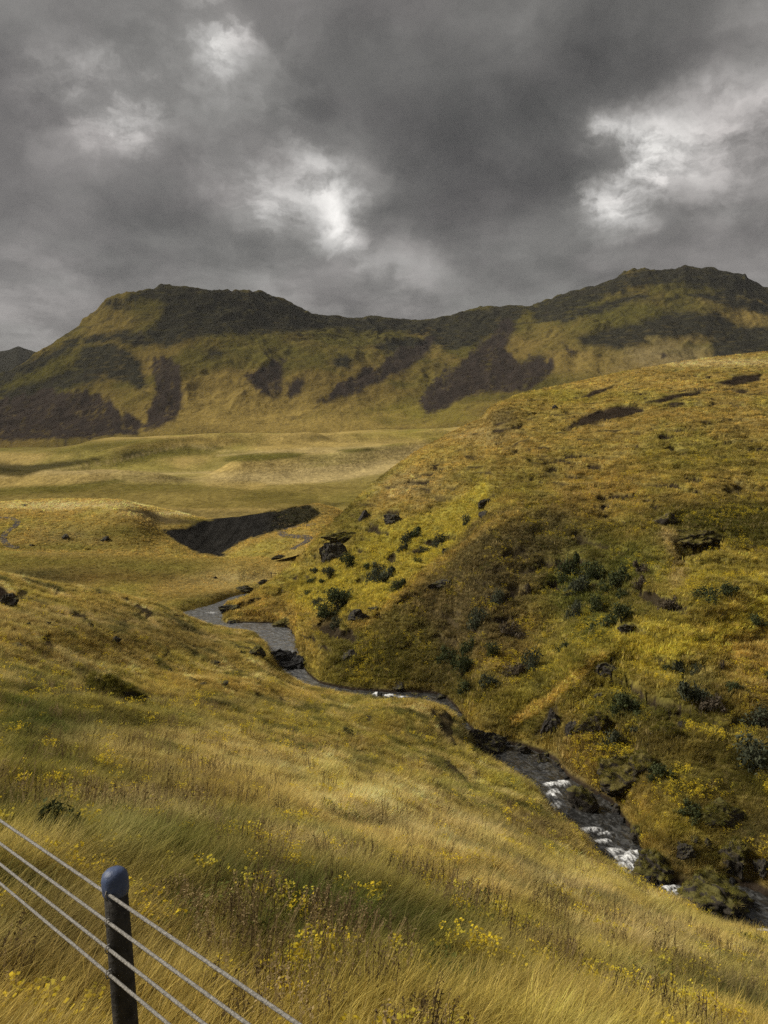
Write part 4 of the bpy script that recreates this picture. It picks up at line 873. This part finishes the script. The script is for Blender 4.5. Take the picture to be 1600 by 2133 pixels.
def shrub(px_, py_, w, h, tone, label, group):
    loc, nor = ray(px_, min(py_ + h * .45, 2100))
    k = loc.y / F
    t_ = bpy.data.objects.new('shrub', None); COL.objects.link(t_)
    t_.empty_display_size = .2; t_.location = loc - Vector((0, 0, .05 + .14 * h * k))
    sd = int(px_ * 3 + py_ * 5)
    t_.rotation_euler = (0, 0, (sd * .7) % 6.28)
    q_ = random.Random(sd).uniform(.8, 1.2); t_.scale = (w * k * .66 * q_, w * k * .66, h * k * (.75 + .45 * ((sd * 37) % 10) / 10))
    tag(t_, label, 'shrub', group)
    fol, st_ = SHRUB[sd % 5]
    for nm, me in (('foliage', fol[tone]), ('stem', st_)):
        o = bpy.data.objects.new(nm, me); COL.objects.link(o); o.parent = t_
G1, G2, G3, G4 = 'shrubs in the green hollow of the hillside', 'shrubs in the yellow gully left of the spur', 'shrubs on the lower hillside', 'shrubs along the far bank'
S = [
 (1188, 1178, 46, 46, 'g', 'upper left shrub of the dark cluster in the green hollow', G1), (1232, 1182, 50, 44, 'g', 'dense dark shrub at the right of the cluster in the green hollow', G1), (1205, 1216, 46, 40, 'b', 'grey green shrub at the bottom of the cluster in the green hollow', G1), (1172, 1200, 26, 26, 'g', 'smallest dark shrub at the left of the green hollow cluster', G1),
 (1285, 1202, 50, 46, 'g', 'single round dark shrub right of the green hollow cluster', G1), (1338, 1182, 32, 28, 'r', 'faint brown twiggy shrub below the pointed outcrop', G1), (1338, 1212, 32, 26, 'r', 'brown twiggy shrub just right of the single round shrub', G1), (1300, 1235, 26, 18, 'g', 'low dark shrub under the single round shrub', G1),
 (1252, 1254, 44, 48, 'g', 'tall dark shrub at the top of the triple clump on the hillside', G1), (1262, 1292, 52, 44, 'g', 'wide dark shrub at the base of the triple clump', G1), (1296, 1278, 44, 38, 'g', 'dark shrub at the right of the triple clump above the broken ledge', G1), (1197, 1270, 34, 38, 'b', 'grey green shrub standing left of the triple clump', G1),
 (1037, 1246, 30, 34, 'b', 'grey green shrub on the brown slope beside the green hollow', G3), (1098, 1226, 24, 24, 'r', 'faint brown shrub between the spur and the green hollow', G3), (997, 1288, 44, 36, 'b', 'round grey green shrub alone on the brown slope', G3), (1072, 1308, 38, 38, 'r', 'greyish brown bare twigged shrub below the round lone one', G3), (1178, 1343, 40, 28, 'g', 'low spreading dark shrub above the brown layered hummock', G3),
 (935, 1357, 32, 40, 'g', 'slim dark shrub at the left of the bank thicket', G4), (975, 1350, 30, 44, 'g', 'tallest dark shrub of the bank thicket', G4), (966, 1392, 52, 48, 'g', 'large dark shrub at the middle of the bank thicket', G4), (975, 1425, 44, 36, 'g', 'dark shrub at the foot of the bank thicket near the water', G4), (1022, 1353, 32, 30, 'g', 'round dark shrub standing right of the bank thicket', G4), (1020, 1412, 32, 32, 'b', 'grey green shrub between the bank thicket and the stream bend', G4),
 (1073, 1390, 48, 40, 'r', 'brownish shrub in front of a taller grey one above the stream', G4), (1112, 1377, 42, 42, 'b', 'tall grey shrub behind the brownish one above the stream', G4),
 (1395, 1256, 34, 30, 'r', 'grey brown shrub alone on the golden slope below the overhang', G3), (1482, 1234, 52, 34, 'g', 'wide dark shrub of the pair below the overhang', G3), (1516, 1228, 40, 24, 'g', 'narrow dark shrub of the pair below the overhang', G3), (1582, 1291, 40, 22, 'g', 'bright edged green shrub at the right frame edge of the slope', G3),
 (1390, 1386, 26, 20, 'g', 'greenest of three small shrubs in a row on golden grass', G3), (1417, 1388, 24, 24, 'b', 'middle grey one of three small shrubs in a row', G3), (1452, 1390, 28, 24, 'b', 'last of three small shrubs in a row on golden grass', G3), (1503, 1385, 14, 22, 'r', 'thin brown twig shrub right of the row of three', G3),
 (1305, 1462, 62, 44, 'g', 'broad green shrub above the turf roofed rock', G3), (1438, 1438, 62, 44, 'b', 'broad grey green shrub left of the brown one on the lower slope', G3), (1480, 1458, 52, 44, 'r', 'brown shrub right of the broad grey green one', G3), (1530, 1424, 44, 28, 'g', 'dark low shrub above the brown shrub of the lower slope', G3), (1597, 1405, 24, 24, 'g', 'half seen dark shrub at the frame edge below the golden rib', G3), (1577, 1487, 56, 48, 'b', 'large blue green shrub at the frame edge', G3), (1572, 1552, 84, 74, 'b', 'largest dark blue green shrub near the frame edge', G3),
 (1278, 1536, 44, 40, 'b', 'pale grey green shrub under the turf roofed rock', G3), (1325, 1515, 28, 26, 'b', 'small grey green shrub right of the turf roofed rock', G3), (1440, 1680, 50, 40, 'g', 'dark shrub on the bank above the wide mossy hump', G3), (1380, 1600, 60, 44, 'g', 'dark green shrub behind the long overhanging bank rock', G3),
 (868, 1110, 34, 24, 'g', 'dark shrub at the upper end of the yellow gully', G2), (848, 1120, 26, 22, 'b', 'grey green shrub next to the dark one at the upper yellow gully', G2), (838, 1140, 22, 18, 'b', 'small shrub below the upper pair of the yellow gully', G2), (912, 1125, 26, 26, 'b', 'shrub on the spur crest at the top of the yellow gully', G2), (885, 1143, 24, 22, 'b', 'shrub below the spur crest one in the yellow gully', G2), (862, 1148, 20, 18, 'r', 'brownish shrub in the middle of the yellow gully', G2), (867, 1168, 18, 14, 'g', 'small dark shrub low in the yellow gully', G2), (972, 1085, 24, 24, 'b', 'grey green shrub beneath the broken ledge above the gully', G2),
 (790, 1182, 34, 40, 'b', 'tall blue grey shrub at the head of the gully clump', G2), (808, 1198, 48, 30, 'b', 'wide blue grey shrub of the gully clump', G2), (778, 1203, 40, 22, 'b', 'low blue grey shrub at the left of the gully clump', G2), (828, 1216, 36, 24, 'g', 'green shrub at the lower right of the gully clump', G2), (765, 1178, 20, 14, 'g', 'small dark shrub left of the gully clump', G2),
 (726, 1170, 32, 32, 'g', 'dark shrub right below the square crag', G2), (656, 1187, 18, 16, 'b', 'small shrub left of the square crag foot', G2), (650, 1206, 24, 18, 'g', 'small dark shrub lowest left under the square crag', G2), (686, 1194, 28, 24, 'b', 'grey green shrub below the square crag', G2), (671, 1210, 18, 14, 'g', 'tiny dark shrub between two under the square crag', G2), (642, 1232, 16, 12, 'g', 'tiny dark shrub alone on the yellow slope above the pool', G2),
 (706, 1250, 64, 42, 'g', 'large green shrub in the lower gully above the pool', G2), (682, 1266, 44, 34, 'g', 'dark green shrub left of the large one in the lower gully', G2), (705, 1296, 26, 22, 'b', 'small grey green shrub beside the jutting ledge', G2), (664, 1252, 26, 18, 'b', 'thin shrub at the left of the lower gully pair', G2),
 (725, 1526, 26, 22, 'g', 'single dark green shrub on the grassy near slope', None), (508, 1357, 14, 10, 'g', 'tiny green shrub beside the rounded pool rock', None),
 (95, 1728, 150, 90, 'g', 'blackish green shrub on the slope behind the fence wires', None),
]
for s_ in S: shrub(*s_)

# ------------------------------------------------------------------ fence with four cables and a capped post
M_POST = simple_mat('tarred_post', (.040, .036, .030), .85, .45, 14, bump=.6)
M_CAP = simple_mat('blue_cap', (.050, .070, .130), .5, .35, 9, .4)
M_WIRE = simple_mat('galvanised_cable', (.28, .26, .225), .6, .35, 60, .4, .6)
fence = bpy.data.objects.new('cable_fence', None); COL.objects.link(fence)
PD = 3.95; pb = Vector(((256 - CX) / F * PD, PD, 0)); gz = drop(pb.x, pb.y)[0].z
top = Vector(((240 - CX) / F * PD, PD, zy(PD, 1838) + CAMZ))
fence.location = (pb.x + .06, pb.y, gz); tag(fence, 'fence of four grey cables on a dark post with a blue cap', 'fence')
def child(name, V, Fc, mat, parent, smooth=True):
    me = bpy.data.meshes.new(name); me.from_pydata([tuple(v) for v in V], [], Fc); me.materials.append(mat)
    if smooth:
        for p in me.polygons: p.use_smooth = True
    o = bpy.data.objects.new(name, me); COL.objects.link(o); o.parent = parent
    pw_ = parent.matrix_world if parent.parent else Matrix.Translation(parent.location)
    return o
base = Vector(fence.location)
V, Fc = [], []
tp = top - base; ft_ = Vector((.03, 0, -.35))
ax = (tp - ft_)
tube(V, Fc, [ft_ + ax * f for f in (0, .3, .6, .85, 1.0)], [.070, .066, .062, .061, .058], 14)
post = child('post', V, Fc, M_POST, fence)
V, Fc = [], []
u = ax.normalized()
prof = [(-.060, .061), (-.050, .066), (-.01, .067), (.022, .068), (.048, .061), (.066, .042), (.073, .015)]
tube(V, Fc, [tp + u * a for a, _ in prof], [r for _, r in prof], 16)
cap = child('cap', V, Fc, M_CAP, post)
off_ = Vector((-.69, -.72, 0)) * .080
a0, a1 = Vector((-2.55, 5.1, 0)) + off_, Vector((-.34, 3.0, 0)) + off_
W4 = [((0, 1709), (620, 2133)), ((0, 1757), (515, 2133)), ((0, 1800), (425, 2133)), ((0, 1840), (350, 2133))]
def on_fence(x, y):       # ray through (x, y) meets the fence's vertical plane
    q = Vector(((x - CX) / F, 1, (HY - y) / F)); dv = (a1 - a0); n = Vector((dv.y, -dv.x, 0))
    return q * (a0.dot(n) / q.dot(n)) + Vector((0, 0, CAMZ))
for i, (p0, p1) in enumerate(W4):
    A, B_ = on_fence(*p0), on_fence(*p1)
    V, Fc = [], []
    pts = [A + (B_ - A) * f for f in np.linspace(-2.2, 1.5, 40)]
    pts = [p - base for p in pts]
    tube(V, Fc, pts, [.0085] * len(pts), 8)
    child('cable', V, Fc, M_WIRE, fence)
    # wire clip pinning the cable to the post
    best = min(np.linspace(0, 1, 400), key=lambda f: (A + (B_ - A) * f - Vector((pb.x, pb.y, (A + (B_ - A) * f).z))).length)
    q = A + (B_ - A) * best - base; ud = (B_ - A).normalized(); sdv = Vector((.69, .72, 0))
    V, Fc = [], []
    tube(V, Fc, [q + Vector((0, 0, -.024)) + sdv * .04, q + Vector((0, 0, -.018)) - sdv * .011, q - sdv * .016, q + Vector((0, 0, .018)) - sdv * .012, q + Vector((0, 0, .024)) + sdv * .04], [.004] * 5, 6)
    child('clip', V, Fc, M_WIRE, post)
# marker post in the valley
mp = bpy.data.objects.new('wooden_post', None); COL.objects.link(mp)
loc = ray(565, 1203)[0]; mp.location = loc; tag(mp, 'short dark wooden stake with a crossbar in the valley meadow', 'post')
V, Fc = [], []; tube(V, Fc, [(0, 0, -.3), (0, 0, .9)], [.07, .06], 8); child('stake', V, Fc, M_POST, mp)
V, Fc = [], []; tube(V, Fc, [(-.15, -.075, .78), (1.0, -.075, .70)], [.05, .05], 8); child('crossbar', V, Fc, M_POST, mp)

# ------------------------------------------------------------------ winding tracks
M_TRACK = simple_mat('gravel_track', (.075, .062, .050), .95, .35, 2.5)
def track(name, pts, width, objs):
    p = np.array(pts, float); L_ = np.concatenate([[0], np.cumsum(np.hypot(*np.diff(p, axis=0).T))])
    q = np.linspace(0, L_[-1], 90); xs = smooth1(np.interp(q, L_, p[:, 0]), 3); ys = smooth1(np.interp(q, L_, p[:, 1]), 3)
    c = []
    for x, y in zip(xs, ys):
        h = ray(x, y, objs)
        if h: c.append(h[0])
    V, Fc = [], []
    for i, a in enumerate(c):
        dv = (c[min(i + 1, len(c) - 1)] - c[max(i - 1, 0)]); dv.z = 0; n = Vector((dv.y, -dv.x, 0)).normalized()
        for s in (-1, -.5, 0, .5, 1):
            b_ = a + n * s * width * .5; h = drop(b_.x, b_.y)
            V.append(Vector((b_.x, b_.y, h[0].z + .05)))
    for i in range(len(c) - 1):
        for j in range(4):
            k = i * 5 + j; Fc.append((k, k + 1, k + 6, k + 5))
    me = bpy.data.meshes.new(name); me.from_pydata([tuple(v) for v in V], [], Fc); me.materials.append(M_TRACK)
    for pl in me.polygons: pl.use_smooth = True
    o = bpy.data.objects.new(name, me); COL.objects.link(o); o['kind'] = 'structure'
track('track', [(662, 1092), (640, 1094), (600, 1100), (582, 1106), (586, 1114), (612, 1118), (645, 1118), (646, 1124), (630, 1133), (606, 1146)], 1.6, [valley, knoll])
track('track', [(-30, 1076), (0, 1078), (22, 1079), (40, 1086), (30, 1098), (10, 1110), (5, 1124), (14, 1136), (40, 1142)], 1.3, [valley, knoll])

# ------------------------------------------------------------------ grass
def tuft_mat(name, trans=.3):
    m = bpy.data.materials.new(name); m.use_nodes = True
    t = NT(m.node_tree); t.n.clear()
    out = t.new('ShaderNodeOutputMaterial'); d = t.new('ShaderNodeBsdfDiffuse'); tr = t.new('ShaderNodeBsdfTranslucent'); mx = t.new('ShaderNodeMixShader')
    ai = t.new('ShaderNodeAttribute', attribute_type='INSTANCER', attribute_name='tint'); at = t.new('ShaderNodeAttribute', attribute_name='leaf_tone')
    c = t.vmath('SCALE', ai.outputs['Color'], scale=t.mrange(at.outputs['Fac'], 0, 1, .62, 1.5, 'LINEAR'))
    t.l.new(c, d.inputs[0]); t.l.new(c, tr.inputs[0]); mx.inputs[0].default_value = trans
    t.l.new(d.outputs[0], mx.inputs[1]); t.l.new(tr.outputs[0], mx.inputs[2]); t.l.new(mx.outputs[0], out.inputs[0]); return m
M_TUFT = tuft_mat('grass_blades', .38)
def tuft(seed, n, h, rad, wid, lean, segs=3):
    """blades bowing over downwind (+x)"""
    r = np.random.default_rng(seed); V = []; Fc = []; tn = []
    for i in range(n):
        a = r.uniform(0, 6.28); q = rad * math.sqrt(r.random()); b0 = np.array((math.cos(a) * q, math.sin(a) * q, -.04))
        hh = h * r.uniform(.55, 1.15); az = r.normal(0, .9); ln = lean * r.uniform(.3, 1.3)
        out_ = np.array((math.cos(az), math.sin(az), 0)) * ln + np.array((b0[0], b0[1], 0)) / max(rad, .01) * .35
        sd = np.array((-out_[1], out_[0], 0)); sd = sd / (np.linalg.norm(sd) + 1e-6); sd = sd * math.cos(.8) + np.array((0, 0, 0))
        k = len(V); w = wid * r.uniform(.7, 1.3); tone = r.random()
        for s in range(segs):
            f = s / segs; c = b0 + np.array((0, 0, hh * (f - .28 * f * f * ln))) + out_ * hh * f * f
            V += [c - sd * w * (1 - f * .6), c + sd * w * (1 - f * .6)]; tn += [tone, tone]
        c = b0 + np.array((0, 0, hh * (1 - .28 * ln))) + out_ * hh; V.append(c); tn.append(tone)
        for s in range(segs - 1): Fc.append((k + 2 * s, k + 2 * s + 1, k + 2 * s + 3, k + 2 * s + 2))
        Fc.append((k + 2 * segs - 2, k + 2 * segs - 1, k + 2 * segs))
    return V, Fc, tn
def flower(seed):
    """leafy stalks with a spray of small blossoms on top"""
    r = np.random.default_rng(seed); V = []; Fc = []; tn = []
    for s in range(5):
        x, y = r.uniform(-.12, .12, 2); h = r.uniform(.22, .42)
        for b_ in range(7):
            c = np.array((x, y, h)) + r.normal(0, .035, 3) * np.array((1, 1, .6)); q = r.uniform(.012, .022); a = r.normal(size=3); a /= np.linalg.norm(a); e = np.cross(a, (0.1, .2, 1)); e /= np.linalg.norm(e)
            k = len(V); V += [c - a * q, c - e * q, c + a * q, c + e * q]; Fc.append((k, k + 1, k + 2, k + 3)); tn += [.4 + .6 * r.random()] * 4
    return V, Fc, tn
def collection_of(name, meshes):
    c = bpy.data.collections.new(name)
    for i, me in enumerate(meshes):
        o = bpy.data.objects.new('%s_%02d' % (name, i), me); c.objects.link(o)
    return c
C_NEAR = collection_of('long_grass', [quads_mesh('blades', *tuft(600 + i, 34, .42, .16, .0042, .75), M_TUFT) for i in range(5)])
C_MID = collection_of('mid_grass', [quads_mesh('blades', *tuft(620 + i, 26, .34, .20, .011, .70, 2), M_TUFT) for i in range(5)])
C_FAR = collection_of('hummocks', [quads_mesh('blades', *tuft(640 + i, 26, .42, .42, .040, .60, 2), M_TUFT) for i in range(5)])
def weed(seed):
    """low broad-leaved clump"""
    r = np.random.default_rng(seed); V = []; Fc = []; tn = []
    for i in range(70):
        a = r.uniform(0, 6.28); h = r.uniform(.02, .22); q = r.uniform(.02, .17); l = r.uniform(.04, .085); w = l * r.uniform(.14, .26)
        c = np.array((math.cos(a) * q, math.sin(a) * q, h)); d = np.array((math.cos(a + r.normal(0, .6)), math.sin(a + r.normal(0, .6)), r.uniform(-.3, .8))); d /= np.linalg.norm(d)
        sd = np.cross(d, (0, 0, 1)); sd /= np.linalg.norm(sd) + 1e-6; up = np.cross(sd, d); k = len(V)
        V += [c, c + d * l * .5 + sd * w + up * w * .3, c + d * l, c + d * l * .5 - sd * w + up * w * .3]; Fc += [(k, k + 1, k + 2), (k, k + 2, k + 3)]; tn += [r.random()] * 4
    return V, Fc, tn
def seedhead(seed):
    """thin upright stalks with ragged brown seed heads"""
    r = np.random.default_rng(seed); V = []; Fc = []; tn = []
    for s_ in range(6):
        x, y = r.uniform(-.13, .13, 2); h = r.uniform(.40, .62); lx = r.uniform(.02, .16); k = len(V); w = .0026
        V += [(x - w, y, 0), (x + w, y, 0), (x + lx + w, y, h), (x + lx - w, y, h)]; Fc.append((k, k + 1, k + 2, k + 3)); tn += [.5] * 4
        for b_ in range(9):
            f = r.uniform(.68, 1.06); c = np.array((x + lx * f, y, h * f)) + r.normal(0, .008, 3); a = r.normal(size=3); a /= np.linalg.norm(a); e = np.cross(a, (.1, .2, 1)); e /= np.linalg.norm(e); q = r.uniform(.008, .017)
            k = len(V); V += [c - a * q, c - e * q * .6, c + a * q, c + e * q * .6]; Fc.append((k, k + 1, k + 2, k + 3)); tn += [r.random()] * 4
    return V, Fc, tn
C_WEED = collection_of('weeds', [quads_mesh('leaves', *weed(680 + i), M_TUFT) for i in range(4)])
C_SEED = collection_of('seed_heads', [quads_mesh('stalks', *seedhead(690 + i), M_TUFT) for i in range(4)])
C_FLOW = collection_of('yellow_flowers', [quads_mesh('blossoms', *flower(660 + i), M_TUFT) for i in range(4)])

def scatter(name, coll, nvar, P_, rot, scl, tint_):
    n = len(P_)
    me = bpy.data.meshes.new(name); me.vertices.add(n); me.vertices.foreach_set('co', np.asarray(P_, np.float32).ravel())
    for nm, ty, key, val in (('rot', 'FLOAT_VECTOR', 'vector', rot), ('scl', 'FLOAT', 'value', scl), ('vi', 'INT', 'value', rng.integers(0, nvar, n)), ('tint', 'FLOAT_COLOR', 'color', np.concatenate([tint_, np.ones((n, 1))], 1))):
        a = me.attributes.new(nm, ty, 'POINT'); a.data.foreach_set(key, np.asarray(val, np.int32 if ty == 'INT' else np.float32).ravel())
    o = bpy.data.objects.new(name, me); COL.objects.link(o); o['kind'] = 'stuff'
    ng = bpy.data.node_groups.new(name, 'GeometryNodeTree')
    ng.interface.new_socket('Geometry', in_out='INPUT', socket_type='NodeSocketGeometry'); ng.interface.new_socket('Geometry', in_out='OUTPUT', socket_type='NodeSocketGeometry')
    N = ng.nodes; gi = N.new('NodeGroupInput'); go = N.new('NodeGroupOutput')
    ci = N.new('GeometryNodeCollectionInfo'); ci.inputs['Collection'].default_value = coll; ci.inputs['Separate Children'].default_value = True; ci.inputs['Reset Children'].default_value = True
    ip = N.new('GeometryNodeInstanceOnPoints'); ip.inputs['Pick Instance'].default_value = True
    def na(nm, ty):
        q = N.new('GeometryNodeInputNamedAttribute'); q.data_type = ty; q.inputs['Name'].default_value = nm; return q.outputs[0]
    er = N.new('FunctionNodeEulerToRotation'); L_ = ng.links.new
    L_(gi.outputs[0], ip.inputs['Points']); L_(ci.outputs[0], ip.inputs['Instance']); L_(na('vi', 'INT'), ip.inputs['Instance Index'])
    L_(na('rot', 'FLOAT_VECTOR'), er.inputs[0]); L_(er.outputs[0], ip.inputs['Rotation']); L_(na('scl', 'FLOAT'), ip.inputs['Scale'])
    L_(ip.outputs[0], go.inputs[0])
    md = o.modifiers.new('scatter', 'NODES'); md.node_group = ng
    return o

def sample(gname, n, dens, dmin=0, dmax=1e9, bare_ok=.18):
    """n random points on a landform; dens(distance, X, Y) is the relative number per square metre"""
    _, X, Y, Z, tint, bare = [g for g in GR if g[0] == gname][0]
    P0 = np.stack([X, Y, Z], -1)
    a = P0[:-1, 1:] - P0[:-1, :-1]; b_ = P0[1:, :-1] - P0[:-1, :-1]
    area = np.linalg.norm(np.cross(a, b_), axis=-1)
    yc = Y[:-1, :-1]; xc = X[:-1, :-1]; pxx, pyy = proj(xc, yc, Z[:-1, :-1])
    w = area * dens(yc, xc) * (bare[:-1, :-1] < bare_ok) * (yc > dmin) * (yc < dmax) * (pxx > -160) * (pxx < 1760) * (pyy < 2400)
    cum = np.cumsum(w.ravel()); k = np.searchsorted(cum, rng.random(n) * cum[-1])
    i, j = np.unravel_index(np.minimum(k, w.size - 1), w.shape)
    u, v = rng.random(n)[:, None], rng.random(n)[:, None]
    P_ = P0[i, j] * (1 - u) * (1 - v) + P0[i, j + 1] * u * (1 - v) + P0[i + 1, j] * (1 - u) * v + P0[i + 1, j + 1] * u * v
    return P_, tint[i, j]
def tuft_args(P_, tint_, s0, s1, tilt=.25, val=.3, gain=1.85):
    n = len(P_)
    wind = -.35 + .5 * fbm(P_[:, 0] / 6, P_[:, 1] / 6, 301, 2) + rng.normal(0, .35, n)
    rot = np.stack([rng.normal(0, tilt, n), rng.normal(0, tilt, n) + .1, wind], -1)
    scl = rng.uniform(s0, s1, n) * np.clip(1 + .75 * fbm(P_[:, 0] / 2.2, P_[:, 1] / 2.2, 303, 3), .35, 1.8)
    t_ = tint_ * gain * (1 + val * rng.normal(0, 1, n))[:, None].clip(.45, 1.9)
    t_ = t_ * np.clip(tint_.mean(1, keepdims=True) / .15, .2, 1.8) ** .35
    mixw = rng.random(n)[:, None]; t_ = np.where(mixw < .10, t_ * .6 + TAN * .6, t_); t_ = np.where(mixw > .93, t_ * .6 + GREEN * .5, t_)
    return rot, scl, np.clip(t_, .004, .8)

P_, tt = sample('riverbank', 60000, lambda d, x: 1 / np.maximum(d, 3.0) ** 1.25, 2.0, 30)
scatter('long_grass', C_NEAR, 5, P_, *tuft_args(P_, tt, .6, 1.15))
P_, tt = sample('riverbank', 90000, lambda d, x: 1 / np.maximum(d, 20.0) ** 1.2, 14, 110)
Pb, tb = sample('valley_floor', 26000, lambda d, x: 1 / np.maximum(d, 60.0) ** 1.3, 80, 190)
Pc, tcc = sample('hillside', 90000, lambda d, x: 1 / np.maximum(d, 35.0) ** 1.4, 30, 110)
P_ = np.concatenate([P_, Pb, Pc]); tt = np.concatenate([tt, tb, tcc])
scatter('grass', C_MID, 5, P_, *tuft_args(P_, tt, .55, 1.1))
P_, tt = sample('hillside', 90000, lambda d, x: 1 / np.maximum(d, 50.0) ** 1.5, 45, 260)
Pb, tb = sample('knoll', 14000, lambda d, x: 1 + 0 * d, 140, 215)
P_ = np.concatenate([P_, Pb]); tt = np.concatenate([tt, tb])
scatter('hummock_grass', C_FAR, 5, P_, *tuft_args(P_, tt, .45, 1.0, .2))
# turf on the mossy rocks
bpy.context.view_layer.update()
Q, qt = [], []
for o, dn in MOSSY_TOPS:
    me = o.data; mw = o.matrix_world; n3 = mw.to_3x3().inverted().transposed()
    for v in me.vertices:
        nz = (n3 @ v.normal).normalized()
        if nz.z > .25 and random.random() < (.30 if len(me.vertices) < 3000 else .14) * (dn if dn < 1 else 2.0):
            Q.append(tuple(mw @ v.co)); qt.append(OLIVE * random.uniform(.5, 1.1) if random.random() < .85 else YEL * .6)
Q, qt = np.array(Q), np.array(qt); r_, s_, t_ = tuft_args(Q, qt, .35, .8, .5, gain=1.5); scatter('moss_turf', C_MID, 5, Q, r_, s_, t_)
# yellow blossoms in patches
def flow(d, x): return sst(fbm(x / 1.1, d / 1.1, 311, 3), .0, .5) / np.maximum(d, 7.0) ** 1.5
P1, _ = sample('riverbank', 2300, flow, 4, 60)
P2, _ = sample('hillside', 6500, lambda d, x: sst(fbm(x / 4, d / 4, 313, 3), -.1, .45) / np.maximum(d, 34.) ** 1.8, 34, 110)
P_ = np.concatenate([P1, P2]); n = len(P_)
yl = np.array((.66, .50, .04)) * (.75 + .4 * rng.random((n, 1))); yl[rng.random(n) < .35] = np.array((.48, .40, .05))
scatter('yellow_flowers', C_FLOW, 4, P_, np.stack([rng.normal(0, .2, n), rng.normal(0, .2, n), rng.uniform(0, 6.28, n)], -1), rng.uniform(.6, 1.1, n) * np.where(P_[:, 1] > 26, 1.25, 1.0), yl)

# leafy weeds in the green patches, seed heads in the brown ones
def near_w(a, b, f0, sd): return lambda d, x: sst(fbm(x / 2.6, d / 2.6, sd, 3), a, b) / np.maximum(d, 4.0) ** f0
P_, tt = sample('riverbank', 3500, near_w(.02, .35, 1.3, 331), 2.5, 40); n = len(P_)
cw = np.array((.105, .115, .030)) * rng.uniform(.5, 1.7, (n, 1)); cw[rng.random(n) < .2] = np.array((.12, .11, .03))
scatter('weeds', C_WEED, 4, P_, np.stack([rng.normal(0, .2, n), rng.normal(0, .2, n), rng.uniform(0, 6.28, n)], -1), rng.uniform(.6, 1.2, n), cw)
P_, tt = sample('riverbank', 2200, near_w(-.1, .3, 1.2, 333), 2.5, 45); n = len(P_)
cw = np.array((.16, .115, .055)) * rng.uniform(.5, 1.6, (n, 1)); cw[rng.random(n) < .35] = np.array((.36, .27, .13))
scatter('seed_heads', C_SEED, 4, P_, np.stack([rng.normal(0, .15, n), rng.normal(0, .15, n), rng.normal(-.3, .4, n)], -1), rng.uniform(.7, 1.2, n), cw)

# ------------------------------------------------------------------ thin haze over the valley
hm = bpy.data.materials.new('haze'); hm.use_nodes = True
t = NT(hm.node_tree); t.n.clear(); out = t.new('ShaderNodeOutputMaterial'); pv = t.new('ShaderNodeVolumePrincipled')
pv.inputs['Color'].default_value = (.92, .92, .90, 1); pv.inputs['Density'].default_value = 0.000040; t.l.new(pv.outputs[0], out.inputs['Volume'])
bpy.context.view_layer.update()
lo = [1e9] * 3; hi = [-1e9] * 3
for o in SC.objects:
    if o.type == 'MESH':
        for c_ in o.bound_box:
            w_ = o.matrix_world @ Vector(c_)
            for i in range(3): lo[i] = min(lo[i], w_[i]); hi[i] = max(hi[i], w_[i])
lo = [lo[0] - 60, min(lo[1], 0) - 60, lo[2] - 1]; hi = [hi[0] + 60, hi[1] + 60, max(hi[2], CAMZ) + 6]
V = [(x, y, z) for x in (lo[0], hi[0]) for y in (lo[1], hi[1]) for z in (lo[2], hi[2])]
me = bpy.data.meshes.new('haze'); me.from_pydata(V, [], [(0, 1, 3, 2), (4, 6, 7, 5), (0, 4, 5, 1), (2, 3, 7, 6), (0, 2, 6, 4), (1, 5, 7, 3)]); me.materials.append(hm)
hz = bpy.data.objects.new('haze', me); COL.objects.link(hz); hz['kind'] = 'stuff'
